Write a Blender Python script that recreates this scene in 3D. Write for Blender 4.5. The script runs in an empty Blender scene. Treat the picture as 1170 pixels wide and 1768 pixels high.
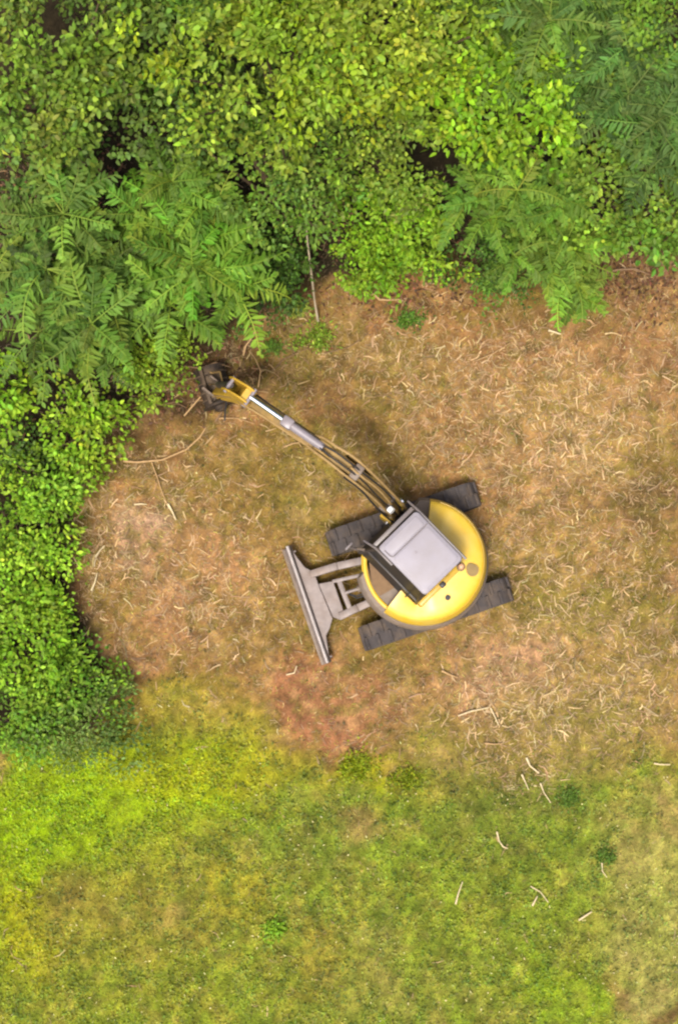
import bpy, bmesh, math, random
import numpy as np
from mathutils import Vector, Matrix
random.seed(7)
RNG = np.random.default_rng(11)
PI = math.pi
SC = bpy.context.scene
COL = SC.collection

# ------------------------------------------------------------------ camera, sky, sun, exposure
H = 30.0                        # height of the drone above the ground
PPX, PPY = 585.0, 1180.0        # the point straight below the drone, in photo pixels (100 px = 1 m on the ground)
cam_d = bpy.data.cameras.new('drone_camera')
cam = bpy.data.objects.new('drone_camera', cam_d); COL.objects.link(cam)
SC.camera = cam
cam.location = (0.0, (884.0 - PPY) / 100.0, H)
cam.rotation_euler = (0, 0, 0)
cam_d.sensor_fit = 'VERTICAL'
cam_d.sensor_height = 24.0
cam_d.lens = 24.0 * H / 17.68
cam_d.shift_y = (PPY - 884.0) / 1768.0
cam_d.clip_start = 0.5
cam_d.clip_end = 400.0

world = bpy.data.worlds.new('World'); SC.world = world
world.use_nodes = True
wn = world.node_tree.nodes; wl = world.node_tree.links
sky = wn.new('ShaderNodeTexSky'); sky.sky_type = 'NISHITA'; sky.sun_disc = False
SUN_EL, SUN_AZ = math.radians(70), math.radians(200)
sky.sun_elevation = SUN_EL; sky.sun_rotation = SUN_AZ
sky.air_density = 1.0; sky.dust_density = 6.0; sky.ozone_density = 1.0
bg = wn['Background']; bg.inputs['Strength'].default_value = 0.122
wl.new(sky.outputs['Color'], bg.inputs['Color'])

sun_d = bpy.data.lights.new('sun', 'SUN'); sun_d.energy = 2.9; sun_d.angle = math.radians(13)
sun_d.color = (1.0, 0.95, 0.87)
sun = bpy.data.objects.new('sun', sun_d); COL.objects.link(sun)
sdir = Vector((math.sin(SUN_AZ) * math.cos(SUN_EL), math.cos(SUN_AZ) * math.cos(SUN_EL), math.sin(SUN_EL)))
sun.rotation_euler = (-sdir).to_track_quat('-Z', 'Y').to_euler()
sun.location = sdir * 60

SC.view_settings.view_transform = 'Standard'
SC.view_settings.look = 'None'
SC.view_settings.gamma = 1.0
SC.view_settings.use_curve_mapping = False
SC.view_settings.exposure = 0.76
SC.cycles.filter_width = 2.3
SC.cycles.max_bounces = 6
SC.cycles.diffuse_bounces = 3
SC.cycles.transmission_bounces = 4
SC.cycles.transparent_max_bounces = 6

# ------------------------------------------------------------------ helpers
GF = 0.62        # photo colour -> base colour
def lin(c):
    c = np.asarray(c, float) / 255.0
    return np.where(c <= 0.04045, c / 12.92, ((c + 0.055) / 1.055) ** 2.4)
def alb(c, k=1.0, p=.88):
    c = lin(c); m = c.max(-1, keepdims=True)          # light bouncing between leaves deepens colours: start paler
    return (c / m) ** p * m * GF * k
def P(px, py, z=0.0):
    """photo pixel -> the point at height z which the drone saw there"""
    s = (H - z) / H
    x = PPX + (px - PPX) * s; y = PPY + (py - PPY) * s
    return Vector(((x - 585.0) / 100.0, (884.0 - y) / 100.0, z))

def hash2(ix, iy, seed):
    n = (ix.astype(np.int64) * 374761393 + iy.astype(np.int64) * 668265263 + seed * 974634777) & 0xFFFFFFFF
    n = ((n ^ (n >> 13)) * 1274126177) & 0xFFFFFFFF
    n = (n ^ (n >> 16)) & 0xFFFFFFFF
    return n / 4294967295.0
def vnoise(x, y, seed=0):
    ix = np.floor(x); iy = np.floor(y); fx = x - ix; fy = y - iy
    ux = fx * fx * (3 - 2 * fx); uy = fy * fy * (3 - 2 * fy)
    a = hash2(ix, iy, seed); b = hash2(ix + 1, iy, seed); c = hash2(ix, iy + 1, seed); d = hash2(ix + 1, iy + 1, seed)
    return (a * (1 - ux) + b * ux) * (1 - uy) + (c * (1 - ux) + d * ux) * uy
def fbm(x, y, seed=0, oct=4):
    s = 0; a = 0.5; t = 0
    for k in range(oct):
        s = s + a * vnoise(x * 2 ** k + 17.3 * k, y * 2 ** k - 9.1 * k, seed + k); t += a; a *= 0.55
    return s / t
def sstep(a, b, x):
    t = np.clip((x - a) / (b - a), 0, 1); return t * t * (3 - 2 * t)

def new_mat(name):
    m = bpy.data.materials.new(name); m.use_nodes = True
    return m, m.node_tree.nodes, m.node_tree.links, m.node_tree.nodes['Principled BSDF']
def sets(b, **kw):
    for k, v in kw.items():
        b.inputs[k.replace('_', ' ')].default_value = v
def mat(name, c, rough=0.5, metal=0.0, spec=0.5, var=0.12, scale=9.0, dirt_glare=None, dirt_glare_amt=0.0, coat=0.0, bump=0.0):
    """painted / metal / rubber surface with mottling and blotches of dust or painted glare"""
    m, n, l, b = new_mat(name)
    c = tuple(float(v) for v in c)
    tc = n.new('ShaderNodeTexCoord')
    no = n.new('ShaderNodeTexNoise'); no.inputs['Scale'].default_value = scale; no.inputs['Detail'].default_value = 6
    l.new(tc.outputs['Object'], no.inputs['Vector'])
    r = n.new('ShaderNodeValToRGB')
    r.color_ramp.elements[0].position = 0.3; r.color_ramp.elements[1].position = 0.7
    r.color_ramp.elements[0].color = (*[v * (1 - var) for v in c], 1)
    r.color_ramp.elements[1].color = (*[min(1, v * (1 + var)) for v in c], 1)
    l.new(no.outputs['Fac'], r.inputs['Fac'])
    out = r.outputs['Color']
    if dirt_glare is not None:
        n2 = n.new('ShaderNodeTexNoise'); n2.inputs['Scale'].default_value = scale * 0.45; n2.inputs['Detail'].default_value = 8
        n2.inputs['Roughness'].default_value = 0.7
        l.new(tc.outputs['Object'], n2.inputs['Vector'])
        r2 = n.new('ShaderNodeValToRGB'); r2.color_ramp.elements[0].position = 0.45; r2.color_ramp.elements[1].position = 0.72
        r2.color_ramp.elements[1].color = (dirt_glare_amt,) * 3 + (1,)
        l.new(n2.outputs['Fac'], r2.inputs['Fac'])
        mx = n.new('ShaderNodeMixRGB'); mx.inputs[2].default_value = (*[float(v) for v in dirt_glare], 1)
        l.new(r2.outputs['Color'], mx.inputs[0]); l.new(out, mx.inputs[1]); out = mx.outputs[0]
    l.new(out, b.inputs['Base Color'])
    sets(b, Roughness=rough, Metallic=metal)
    b.inputs['Specular IOR Level'].default_value = spec
    b.inputs['Coat Weight'].default_value = coat
    if bump:
        bp = n.new('ShaderNodeBump'); bp.inputs['Strength'].default_value = bump; bp.inputs['Distance'].default_value = 0.02
        n3 = n.new('ShaderNodeTexNoise'); n3.inputs['Scale'].default_value = scale * 5; n3.inputs['Detail'].default_value = 5
        l.new(tc.outputs['Object'], n3.inputs['Vector'])
        l.new(n3.outputs['Fac'], bp.inputs['Height']); l.new(bp.outputs['Normal'], b.inputs['Normal'])
    return m
def leaf_mat(name, trans=0.35, rough=0.5, spec=0.35):
    m, n, l, b = new_mat(name)
    at = n.new('ShaderNodeAttribute'); at.attribute_name = 'tint'
    l.new(at.outputs['Color'], b.inputs['Base Color'])
    sets(b, Roughness=rough); b.inputs['Specular IOR Level'].default_value = spec
    if trans:
        t = n.new('ShaderNodeBsdfTranslucent'); l.new(at.outputs['Color'], t.inputs['Color'])
        mx = n.new('ShaderNodeMixShader'); mx.inputs[0].default_value = trans
        l.new(b.outputs[0], mx.inputs[1]); l.new(t.outputs[0], mx.inputs[2])
        l.new(mx.outputs[0], n['Material Output'].inputs['Surface'])
    return m

def tag(o, label=None, cat=None, group=None, kind=None):
    if label: o['label'] = label
    if cat: o['category'] = cat
    if group: o['group'] = group
    if kind: o['kind'] = kind
    return o
def empty(name, loc):
    o = bpy.data.objects.new(name, None); o.location = loc; o.empty_display_size = 0.2
    COL.objects.link(o); return o
def link(name, me, m, parent=None, loc=None):
    o = bpy.data.objects.new(name, me)
    if m: me.materials.append(m)
    COL.objects.link(o)
    if parent: o.parent = parent
    if loc is not None: o.location = loc
    return o
def np_mesh(name, V, loops, sizes, tint=None):
    """fast mesh from arrays; tint = one colour for each face"""
    me = bpy.data.meshes.new(name)
    V = np.ascontiguousarray(V, np.float32); loops = np.ascontiguousarray(loops, np.int32); sizes = np.ascontiguousarray(sizes, np.int32)
    me.vertices.add(len(V)); me.vertices.foreach_set('co', V.ravel())
    me.loops.add(len(loops)); me.loops.foreach_set('vertex_index', loops)
    me.polygons.add(len(sizes))
    st = np.concatenate([[0], np.cumsum(sizes)[:-1]]).astype(np.int32)
    me.polygons.foreach_set('loop_start', st)
    me.update(calc_edges=True)
    if tint is not None:
        a = me.attributes.new('tint', 'FLOAT_COLOR', 'FACE')
        T = np.ones((len(sizes), 4), np.float32); T[:, :3] = tint
        a.data.foreach_set('color', T.ravel())
    me.validate()
    return me
def unit(v):
    return v / np.maximum(np.linalg.norm(v, axis=-1, keepdims=True), 1e-9)

class MB:
    """collects shapes and links them as ONE mesh object"""
    def __init__(s): s.bm = bmesh.new()
    def box(s, M, sx, sy, sz, bev=0.0, seg=2):
        t = bmesh.new(); bmesh.ops.create_cube(t, size=1.0)
        bmesh.ops.scale(t, vec=(sx, sy, sz), verts=t.verts)
        if bev: bmesh.ops.bevel(t, geom=list(t.edges), offset=bev, segments=seg, affect='EDGES', profile=0.5)
        s._add(t, M)
    def bar(s, a, b, w, h, bev=0.0, up=Vector((0, 0, 1)), ext=0.0):
        a = Vector(a); b = Vector(b); d = (b - a); L = d.length; d.normalize()
        y = up.cross(d); y.normalize(); z = d.cross(y)
        M = Matrix((d, y, z)).transposed().to_4x4(); M.translation = (a + b) / 2
        s.box(M, L + ext, w, h, bev)
    def rod(s, a, b, r, r2=None, n=14):
        a = Vector(a); b = Vector(b); d = b - a
        t = bmesh.new(); bmesh.ops.create_cone(t, cap_ends=True, segments=n, radius1=r, radius2=r if r2 is None else r2, depth=d.length)
        M = d.to_track_quat('Z', 'Y').to_matrix().to_4x4(); M.translation = (a + b) / 2
        s._add(t, M)
    def tube(s, pts, rad, n=8, cap=True):
        pts = [Vector(p) for p in pts]
        rads = rad if isinstance(rad, (list, tuple)) else [rad] * len(pts)
        rings = []; prev = None
        for i, p in enumerate(pts):
            d = (pts[min(i + 1, len(pts) - 1)] - pts[max(i - 1, 0)]).normalized()
            if prev is None:
                x = d.orthogonal().normalized()
            else:
                x = (prev - d * prev.dot(d)).normalized()
            prev = x; y = d.cross(x)
            rings.append([s.bm.verts.new(p + (x * math.cos(2 * PI * k / n) + y * math.sin(2 * PI * k / n)) * rads[i]) for k in range(n)])
        for a, b in zip(rings, rings[1:]):
            for k in range(n):
                s.bm.faces.new((a[k], a[(k + 1) % n], b[(k + 1) % n], b[k]))
        if cap:
            s.bm.faces.new(rings[0][::-1]); s.bm.faces.new(rings[-1])
    def prism(s, pts, ext, bev=0.0, seg=2):
        """closed polygon of 3-D points pushed along ext"""
        t = bmesh.new(); ext = Vector(ext)
        a = [t.verts.new(Vector(p)) for p in pts]; b = [t.verts.new(Vector(p) + ext) for p in pts]
        t.faces.new(a[::-1]); t.faces.new(b)
        for k in range(len(pts)):
            q = (k + 1) % len(pts); t.faces.new((a[k], a[q], b[q], b[k]))
        bmesh.ops.recalc_face_normals(t, faces=t.faces)
        if bev: bmesh.ops.bevel(t, geom=list(t.edges), offset=bev, segments=seg, affect='EDGES', profile=0.5)
        s._add(t, Matrix.Identity(4))
    def loft(s, rings, cap0=True, cap1=True, closed=True):
        R = [[s.bm.verts.new(Vector(p)) for p in r] for r in rings]
        n = len(R[0])
        for a, b in zip(R, R[1:]):
            for k in range(n if closed else n - 1):
                q = (k + 1) % n; s.bm.faces.new((a[k], a[q], b[q], b[k]))
        if cap0: s.bm.faces.new(R[0][::-1])
        if cap1: s.bm.faces.new(R[-1])
    def _add(s, t, M):
        me = bpy.data.meshes.new('tmp'); t.to_mesh(me); t.free()
        me.transform(M); s.bm.from_mesh(me); bpy.data.meshes.remove(me)
    def build(s, name, m, parent=None, loc=None, smooth=35, org=None):
        bmesh.ops.recalc_face_normals(s.bm, faces=s.bm.faces)
        me = bpy.data.meshes.new(name)
        if org is not None: bmesh.ops.translate(s.bm, vec=-Vector(org), verts=s.bm.verts)
        s.bm.to_mesh(me); s.bm.free()
        if smooth:
            me.polygons.foreach_set('use_smooth', [True] * len(me.polygons))
            try: me.set_sharp_from_angle(angle=math.radians(smooth))
            except Exception: pass
        return link(name, me, m, parent, loc)

# ------------------------------------------------------------------ the ground and what colours it
def topix(x, y): return x * 100 + 585.0, 884.0 - y * 100
def poly_dist(px, py, line):
    """signed height of py below a polyline y(x) (positive = lower in the photo)"""
    xs, ys = zip(*line); return py - np.interp(px, xs, ys)
EDGE_GRASS = [(-900, 1330), (0, 1310), (200, 1215), (330, 1190), (430, 1235), (500, 1300), (640, 1300), (760, 1290), (900, 1330), (1050, 1300), (1170, 1300), (2100, 1300)]
EDGE_WOOD = [(-900, 1500), (-60, 1330), (0, 1320), (200, 1290), (210, 1180), (150, 1050), (140, 900), (175, 790), (200, 700), (335, 670)]
EDGE_TOP = [(-900, 640), (200, 690), (330, 650), (430, 570), (540, 520), (610, 480), (760, 450), (1000, 470), (1060, 440), (1170, 440), (2100, 380)]
BLOBS = [  # px, py, rx, ry, colour in the photo, strength
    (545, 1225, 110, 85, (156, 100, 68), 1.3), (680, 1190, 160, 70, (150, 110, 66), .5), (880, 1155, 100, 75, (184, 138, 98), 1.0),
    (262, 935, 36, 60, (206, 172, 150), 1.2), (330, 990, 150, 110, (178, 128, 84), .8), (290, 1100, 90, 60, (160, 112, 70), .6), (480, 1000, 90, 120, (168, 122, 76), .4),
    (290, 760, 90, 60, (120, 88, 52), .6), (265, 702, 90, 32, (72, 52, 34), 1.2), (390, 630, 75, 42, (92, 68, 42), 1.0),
    (700, 520, 130, 50, (140, 96, 58), .7), (1110, 480, 110, 60, (112, 80, 50), .8), (1000, 600, 170, 80, (150, 108, 66), .6),
    (1000, 740, 150, 110, (182, 142, 84), .7), (1130, 872, 70, 38, (100, 80, 42), .9), (1010, 840, 60, 40, (118, 92, 46), .5),
    (740, 740, 130, 100, (172, 128, 74), .4), (470, 860, 60, 120, (138, 110, 50), .6), (650, 660, 160, 60, (136, 108, 54), .55),
    (560, 600, 90, 60, (132, 116, 52), .6), (760, 640, 60, 60, (150, 124, 66), .4), (960, 960, 150, 90, (160, 130, 66), .6), (1010, 1055, 150, 50, (126, 118, 44), .75), (1070, 1180, 120, 110, (156, 132, 66), .6), (1000, 1255, 170, 60, (136, 128, 52), .75), (740, 1270, 120, 40, (140, 124, 54), .6), (560, 870, 50, 90, (136, 122, 50), .55),
    (380, 1150, 80, 60, (134, 104, 50), .5), (460, 1090, 120, 60, (140, 112, 52), .5), (330, 1225, 130, 55, (158, 138, 46), .8),
    (440, 1280, 70, 50, (156, 146, 40), .8), (230, 1370, 190, 85, (142, 172, 10), 1.1), (80, 1440, 190, 110, (138, 170, 12), 1.05),
    (30, 1600, 60, 110, (166, 168, 14), .85), (330, 1330, 140, 50, (160, 166, 16), .8), (480, 1340, 100, 40, (158, 148, 34), .7), (620, 1330, 50, 28, (152, 160, 14), .8),
    (700, 1350, 55, 35, (140, 144, 24), .75), (300, 1480, 140, 80, (146, 140, 42), .6), (250, 1590, 170, 70, (148, 132, 46), .7),
    (120, 1560, 60, 60, (132, 112, 48), .6), (560, 1450, 130, 60, (118, 128, 40), .6), (500, 1520, 60, 40, (128, 128, 38), .5), (410, 1540, 60, 40, (154, 146, 32), .6),
    (630, 1440, 28, 40, (160, 120, 80), .6), (280, 1575, 40, 20, (168, 124, 84), .5), (560, 1660, 45, 60, (168, 126, 56), .7), (640, 1630, 26, 26, (176, 138, 90), .6),
    (850, 1360, 130, 60, (128, 118, 50), .6), (980, 1370, 80, 50, (104, 120, 40), .5), (860, 1440, 130, 70, (112, 124, 40), .6), (820, 1600, 200, 120, (132, 146, 36), .6),
    (960, 1720, 110, 60, (128, 158, 22), .8), (1110, 1450, 70, 70, (160, 138, 78), .7), (1115, 1590, 95, 150, (160, 154, 76), .85), (1120, 1720, 80, 50, (162, 146, 82), .8), (1160, 1410, 40, 40, (166, 128, 84), .5),
    (720, 1700, 130, 70, (138, 142, 50), .5), (650, 1720, 60, 50, (152, 140, 70), .5), (480, 1700, 160, 70, (130, 138, 34), .5), (180, 1700, 200, 90, (142, 142, 34), .55),
    (1150, 1750, 26, 22, (96, 64, 40), .8), (1050, 1700, 24, 20, (150, 104, 66), .5),
]
def ground_info(x, y):
    """colour in the photo's terms + how grassy, strawy and woody the ground is at x, y"""
    px, py = topix(x, y)
    wx = px + 70 * (fbm(x * 1.3, y * 1.3, 5) - .5) * 1.6; wy = py + 70 * (fbm(x * 1.3, y * 1.3, 25) - .5) * 1.6
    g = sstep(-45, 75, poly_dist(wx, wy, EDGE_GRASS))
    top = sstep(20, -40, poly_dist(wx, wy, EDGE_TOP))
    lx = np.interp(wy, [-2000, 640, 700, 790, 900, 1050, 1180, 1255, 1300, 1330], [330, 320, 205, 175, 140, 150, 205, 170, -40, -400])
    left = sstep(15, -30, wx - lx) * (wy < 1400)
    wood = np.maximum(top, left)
    n1 = fbm(x * 1.1, y * 1.1, 41); n2 = fbm(x * 3.1, y * 3.1, 61); n3 = fbm(x * 9, y * 9, 81, 4); n4 = fbm(x * 4.2, y * 4.2, 121, 3)
    straw = np.array((160, 116, 68.)); olive = np.array((134, 108, 48.)); red = np.array((154, 104, 64.))
    c = straw + (olive - straw) * (sstep(.42, .62, n1)[..., None]) + (red - straw) * (sstep(.5, .7, n2)[..., None]) * .6
    gr = np.array((124, 146, 34.)); gy = np.array((148, 148, 46.))
    cg = gr + (gy - gr) * sstep(.42, .64, n2)[..., None]
    c = c + (cg - c) * g[..., None]
    for bx, by, rx, ry, col, s in BLOBS:
        d = ((wx - bx) / rx) ** 2 + ((wy - by) / ry) ** 2
        w = s * np.exp(-d * d * 0.7) * (0.75 + 0.5 * (n2 - .2))
        w = np.clip(w, 0, 1)[..., None]
        c = c * (1 - w) + np.array(col, float) * w
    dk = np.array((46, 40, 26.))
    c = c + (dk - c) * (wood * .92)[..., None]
    lum = 1 + (n3 - .5) * .6 + (n4 - .5) * .3
    # turf is patchy by the hand's breadth: dark clover, tan thatch, yellow moss
    lime_ = np.clip(sum(np.exp(-((wx - a) / c_) ** 2 - ((wy - b) / d) ** 2) for a, b, c_, d in ((230, 1370, 190, 90), (80, 1440, 190, 110), (330, 1320, 150, 60), (20, 1600, 80, 120))), 0, 1)
    pale_ = np.exp(-((wx - 1120) / 120) ** 2 - ((wy - 1600) / 190) ** 2)
    pg = (g * (1 - wood) * (1 - .8 * lime_) * (1 - .7 * pale_))[..., None]
    h1 = sstep(.54, .66, fbm(x * 5.5, y * 5.5, 141, 3))[..., None]; h2 = sstep(.56, .7, fbm(x * 4.1, y * 4.1, 161, 3))[..., None]
    c = c + (np.array((92, 112, 34.)) - c) * h1 * pg * .40
    c = c + (np.array((168, 142, 82.)) - c) * h2 * pg * .22
    ps = ((1 - g) * (1 - wood))[..., None]
    c = c + (np.array((118, 108, 42.)) - c) * h1 * ps * .5
    c = c + (np.array((190, 150, 96.)) - c) * h2 * ps * .4
    return c * lum[..., None], g, wood

def axis(lo, hi, step, far):
    a = np.arange(lo, hi + 1e-6, step); e = []
    d = step; v = hi
    while v < far: d *= 1.5; v += d; e.append(v)
    f = []; d = step; v = lo
    while v > -far: d *= 1.5; v -= d; f.append(v)
    return np.concatenate([f[::-1], a, e])
gx = axis(-6.6, 6.6, 0.045, 150); gy = axis(-9.4, 9.6, 0.045, 150)
GX, GY = np.meshgrid(gx, gy)
def gheight(x, y):
    return -0.07 * fbm(x * 2.2, y * 2.2, 91) * (np.abs(x) < 12) - 0.045 * fbm(x * 9, y * 9, 95, 3) * (np.abs(x) < 12)
GZ = gheight(GX, GY)
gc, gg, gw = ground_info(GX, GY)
nx, ny = len(gx), len(gy)
idx = np.arange(nx * ny).reshape(ny, nx)
Q = np.stack([idx[:-1, :-1], idx[:-1, 1:], idx[1:, 1:], idx[1:, :-1]], -1).reshape(-1)
gme = np_mesh('ground', np.stack([GX, GY, GZ], -1).reshape(-1, 3), Q, np.full(len(Q) // 4, 4))
a = gme.attributes.new('tint', 'FLOAT_COLOR', 'POINT')
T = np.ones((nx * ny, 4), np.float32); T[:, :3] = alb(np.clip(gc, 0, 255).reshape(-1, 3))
a.data.foreach_set('color', T.ravel())
gme.polygons.foreach_set('use_smooth', [True] * len(gme.polygons))
gm, n, l, b = new_mat('soil_and_mown_turf')
at = n.new('ShaderNodeAttribute'); at.attribute_name = 'tint'
tc = n.new('ShaderNodeTexCoord')
no = n.new('ShaderNodeTexNoise'); no.inputs['Scale'].default_value = 26; no.inputs['Detail'].default_value = 7; no.inputs['Roughness'].default_value = .7
l.new(tc.outputs['Object'], no.inputs['Vector'])
rm = n.new('ShaderNodeValToRGB'); rm.color_ramp.elements[0].position = .3; rm.color_ramp.elements[1].position = .72
rm.color_ramp.elements[0].color = (.55, .52, .48, 1); rm.color_ramp.elements[1].color = (1.3, 1.3, 1.25, 1)
l.new(no.outputs['Fac'], rm.inputs['Fac'])
mx = n.new('ShaderNodeMixRGB'); mx.blend_type = 'MULTIPLY'; mx.inputs[0].default_value = 1
l.new(at.outputs['Color'], mx.inputs[1]); l.new(rm.outputs['Color'], mx.inputs[2]); l.new(mx.outputs[0], b.inputs['Base Color'])
sets(b, Roughness=.95); b.inputs['Specular IOR Level'].default_value = .1
bp = n.new('ShaderNodeBump'); bp.inputs['Strength'].default_value = .6; bp.inputs['Distance'].default_value = .03
l.new(no.outputs['Fac'], bp.inputs['Height']); l.new(bp.outputs['Normal'], b.inputs['Normal'])
ground = link('ground', gme, gm)
tag(ground, 'mown clearing of brown soil and straw running into patchy green turf', 'ground', kind='structure')

M_blade = leaf_mat('grass_blade', .3, .6, .2)
M_straw = leaf_mat('dry_straw', 0.1, .6, .3)
M_leaf = leaf_mat('leaf', .36, .55, .22)
M_frond = leaf_mat('frond_leaflet', .36, .6, .16)

def scatter(n, keep, x0=-6.3, x1=6.3, y0=-9.2, y1=6.0):
    """n points kept with probability keep(colour, grassiness, woodiness, x, y)"""
    x = RNG.uniform(x0, x1, n); y = RNG.uniform(y0, y1, n)
    c, g, w = ground_info(x, y)
    k = RNG.random(n) < keep(c, g, w, x, y)
    return x[k], y[k], c[k], g[k], w[k]
def ribbons(x, y, z0, L, W, az, lean, curl, tint, twist=None):
    """bent strips of two quads each: blades and straws"""
    n = len(x)
    d = np.stack([np.cos(az), np.sin(az), np.zeros(n)], -1)
    s = np.stack([-np.sin(az), np.cos(az), np.zeros(n)], -1)
    V = np.zeros((n, 6, 3)); pos = np.stack([x, y, z0], -1)
    le = lean.copy(); step = (L / 2)[:, None]
    for k in range(3):
        ww = (W * (1.0, .85, .35)[k] / 2)[:, None]
        V[:, 2 * k] = pos + s * ww; V[:, 2 * k + 1] = pos - s * ww
        if k < 2:
            pos = pos + (d * np.cos(le)[:, None] + np.array((0, 0, 1.)) * np.sin(le)[:, None]) * step
            a2 = az + curl * (k + 1)
            d = np.stack([np.cos(a2), np.sin(a2), np.zeros(n)], -1); s = np.stack([-np.sin(a2), np.cos(a2), np.zeros(n)], -1)
            le = le * .55 - .1 * (lean > .1)
    base = (np.arange(n) * 6)[:, None]
    F = np.array([0, 1, 3, 2, 2, 3, 5, 4])[None] + base
    return V.reshape(-1, 3), F.reshape(-1), np.full(n * 2, 4), np.repeat(tint, 2, 0)
def jit(c, a, n):
    return np.clip(c * (1 + RNG.normal(0, a, (n, 1))) * (1 + RNG.normal(0, a * .3, (n, 3))), 0.002, .9)

# mown grass and low weeds
def kg(c, g, w, x, y):
    green = sstep(-12, 14, c[:, 1] - c[:, 0])
    return np.clip(.12 + .9 * np.maximum(green, g * .75), 0, 1) * (1 - .7 * w) * (0.35 + .9 * fbm(x * 5, y * 5, 7))
x, y, c, g, w = scatter(230000, kg)
n_ = len(x)
gcol = np.clip(c, 0, 255); gcol[:, 1] = np.maximum(gcol[:, 1], gcol[:, 0] * .9) ; gcol[:, 2] *= .8
V, F, S, T = ribbons(x, y, gheight(x, y) - .005, RNG.uniform(.035, .11, n_), RNG.uniform(.006, .014, n_), RNG.uniform(0, 2 * PI, n_),
                     RNG.uniform(.15, 1.0, n_), RNG.normal(0, .25, n_), jit(alb(gcol, 1.36, .78), .24, n_))
tag(link('grass', np_mesh('grass', V, F, S, T), M_blade), 'short patchy green turf across the lower half', 'grass', kind='stuff')

# small round leaves of the low lime green cover
def kc(c, g, w, x, y):
    lime = sstep(60, 120, np.minimum(c[:, 0], c[:, 1]) - c[:, 2]) * sstep(-14, 6, c[:, 1] - c[:, 0])
    return lime * (1 - w) * sstep(.3, .55, fbm(x * 3.5, y * 3.5, 33))
x, y, c, g, w = scatter(90000, kc)
n_ = len(x)
def leaves(pos, ax, nrm, L, W, tint, droop=.15, fold=.25):
    """leaf blades of two quads folded along the midrib"""
    n = len(pos); ax = unit(ax); s = unit(np.cross(nrm, ax)); nn = np.cross(ax, s)
    L = L[:, None]; W = W[:, None]
    V = np.zeros((n, 6, 3))
    V[:, 0] = pos
    V[:, 1] = pos + ax * L * .32 + s * W * .5 + nn * W * fold * .5
    V[:, 2] = pos + ax * L * .70 + s * W * .38 + nn * (W * fold * .38 - L * droop * .5)
    V[:, 3] = pos + ax * L - nn * L * droop
    V[:, 4] = pos + ax * L * .70 - s * W * .38 + nn * (W * fold * .38 - L * droop * .5)
    V[:, 5] = pos + ax * L * .32 - s * W * .5 + nn * W * fold * .5
    F = np.array([0, 1, 2, 3, 0, 3, 4, 5])[None] + (np.arange(n) * 6)[:, None]
    return V.reshape(-1, 3), F.reshape(-1), np.full(n * 2, 4), np.repeat(tint, 2, 0)
def rand_dirs(n, zlo=-.3, zhi=.5):
    a = RNG.uniform(0, 2 * PI, n); z = RNG.uniform(zlo, zhi, n); r = np.sqrt(1 - z * z)
    return np.stack([r * np.cos(a), r * np.sin(a), z], -1)
def rand_up(n, s=.5):
    return unit(np.array((0, 0, 1.)) + RNG.normal(0, s, (n, 3)))
V, F, S, T = leaves(np.stack([x, y, gheight(x, y) + RNG.uniform(.01, .09, n_)], -1), rand_dirs(n_, -.1, .4), rand_up(n_, .35),
                    RNG.uniform(.025, .06, n_), RNG.uniform(.02, .042, n_), jit(alb(np.clip(c, 0, 255), 1.2, .8), .24, n_))
tag(link('ground_cover', np_mesh('ground_cover', V, F, S, T), M_leaf), 'low lime green creeping weeds in mats over the lower left turf', 'ground cover', kind='stuff')

def kw(c, g, w, x, y):
    return np.clip(g + .12, 0, 1) * (1 - w) * sstep(.52, .68, fbm(x * 4.2, y * 4.2, 143, 3))
x, y, c, g, w = scatter(60000, kw); n_ = len(x)
wc = np.clip(c, 0, 255) * np.array((.86, 1.0, .75))
V, F, S, T = leaves(np.stack([x, y, gheight(x, y) + RNG.uniform(.01, .08, n_)], -1), rand_dirs(n_, -.1, .4), rand_up(n_, .45),
                    RNG.uniform(.03, .07, n_), RNG.uniform(.018, .04, n_), jit(alb(wc, 1.1, .7), .22, n_))
tag(link('clover', np_mesh('clover', V, F, S, T), M_leaf), 'small broad weed leaves and clover in loose patches through the turf', 'clover', kind='stuff')
def kp(c, g, w, x, y):
    return np.clip(g * .9 + .1, 0, 1) * (1 - w) * sstep(.4, .65, fbm(x * 2.0, y * 2.0, 191, 3))
x, y, c, g, w = scatter(1800, kp); n_ = len(x)
V, F, S, T = leaves(np.stack([x, y, gheight(x, y) + RNG.uniform(.03, .09, n_)], -1), rand_dirs(n_, -.1, .2), rand_up(n_, .3),
                    RNG.uniform(.02, .06, n_), RNG.uniform(.014, .026, n_), jit(alb(np.array([(206, 194, 128.)]).repeat(n_, 0), 1.1), .15, n_))
tag(link('wood_chips', np_mesh('wood_chips', V, F, S, T), M_straw), 'tiny pale chips and dead leaf bits sprinkled over the turf', 'wood chips', kind='stuff')

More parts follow.
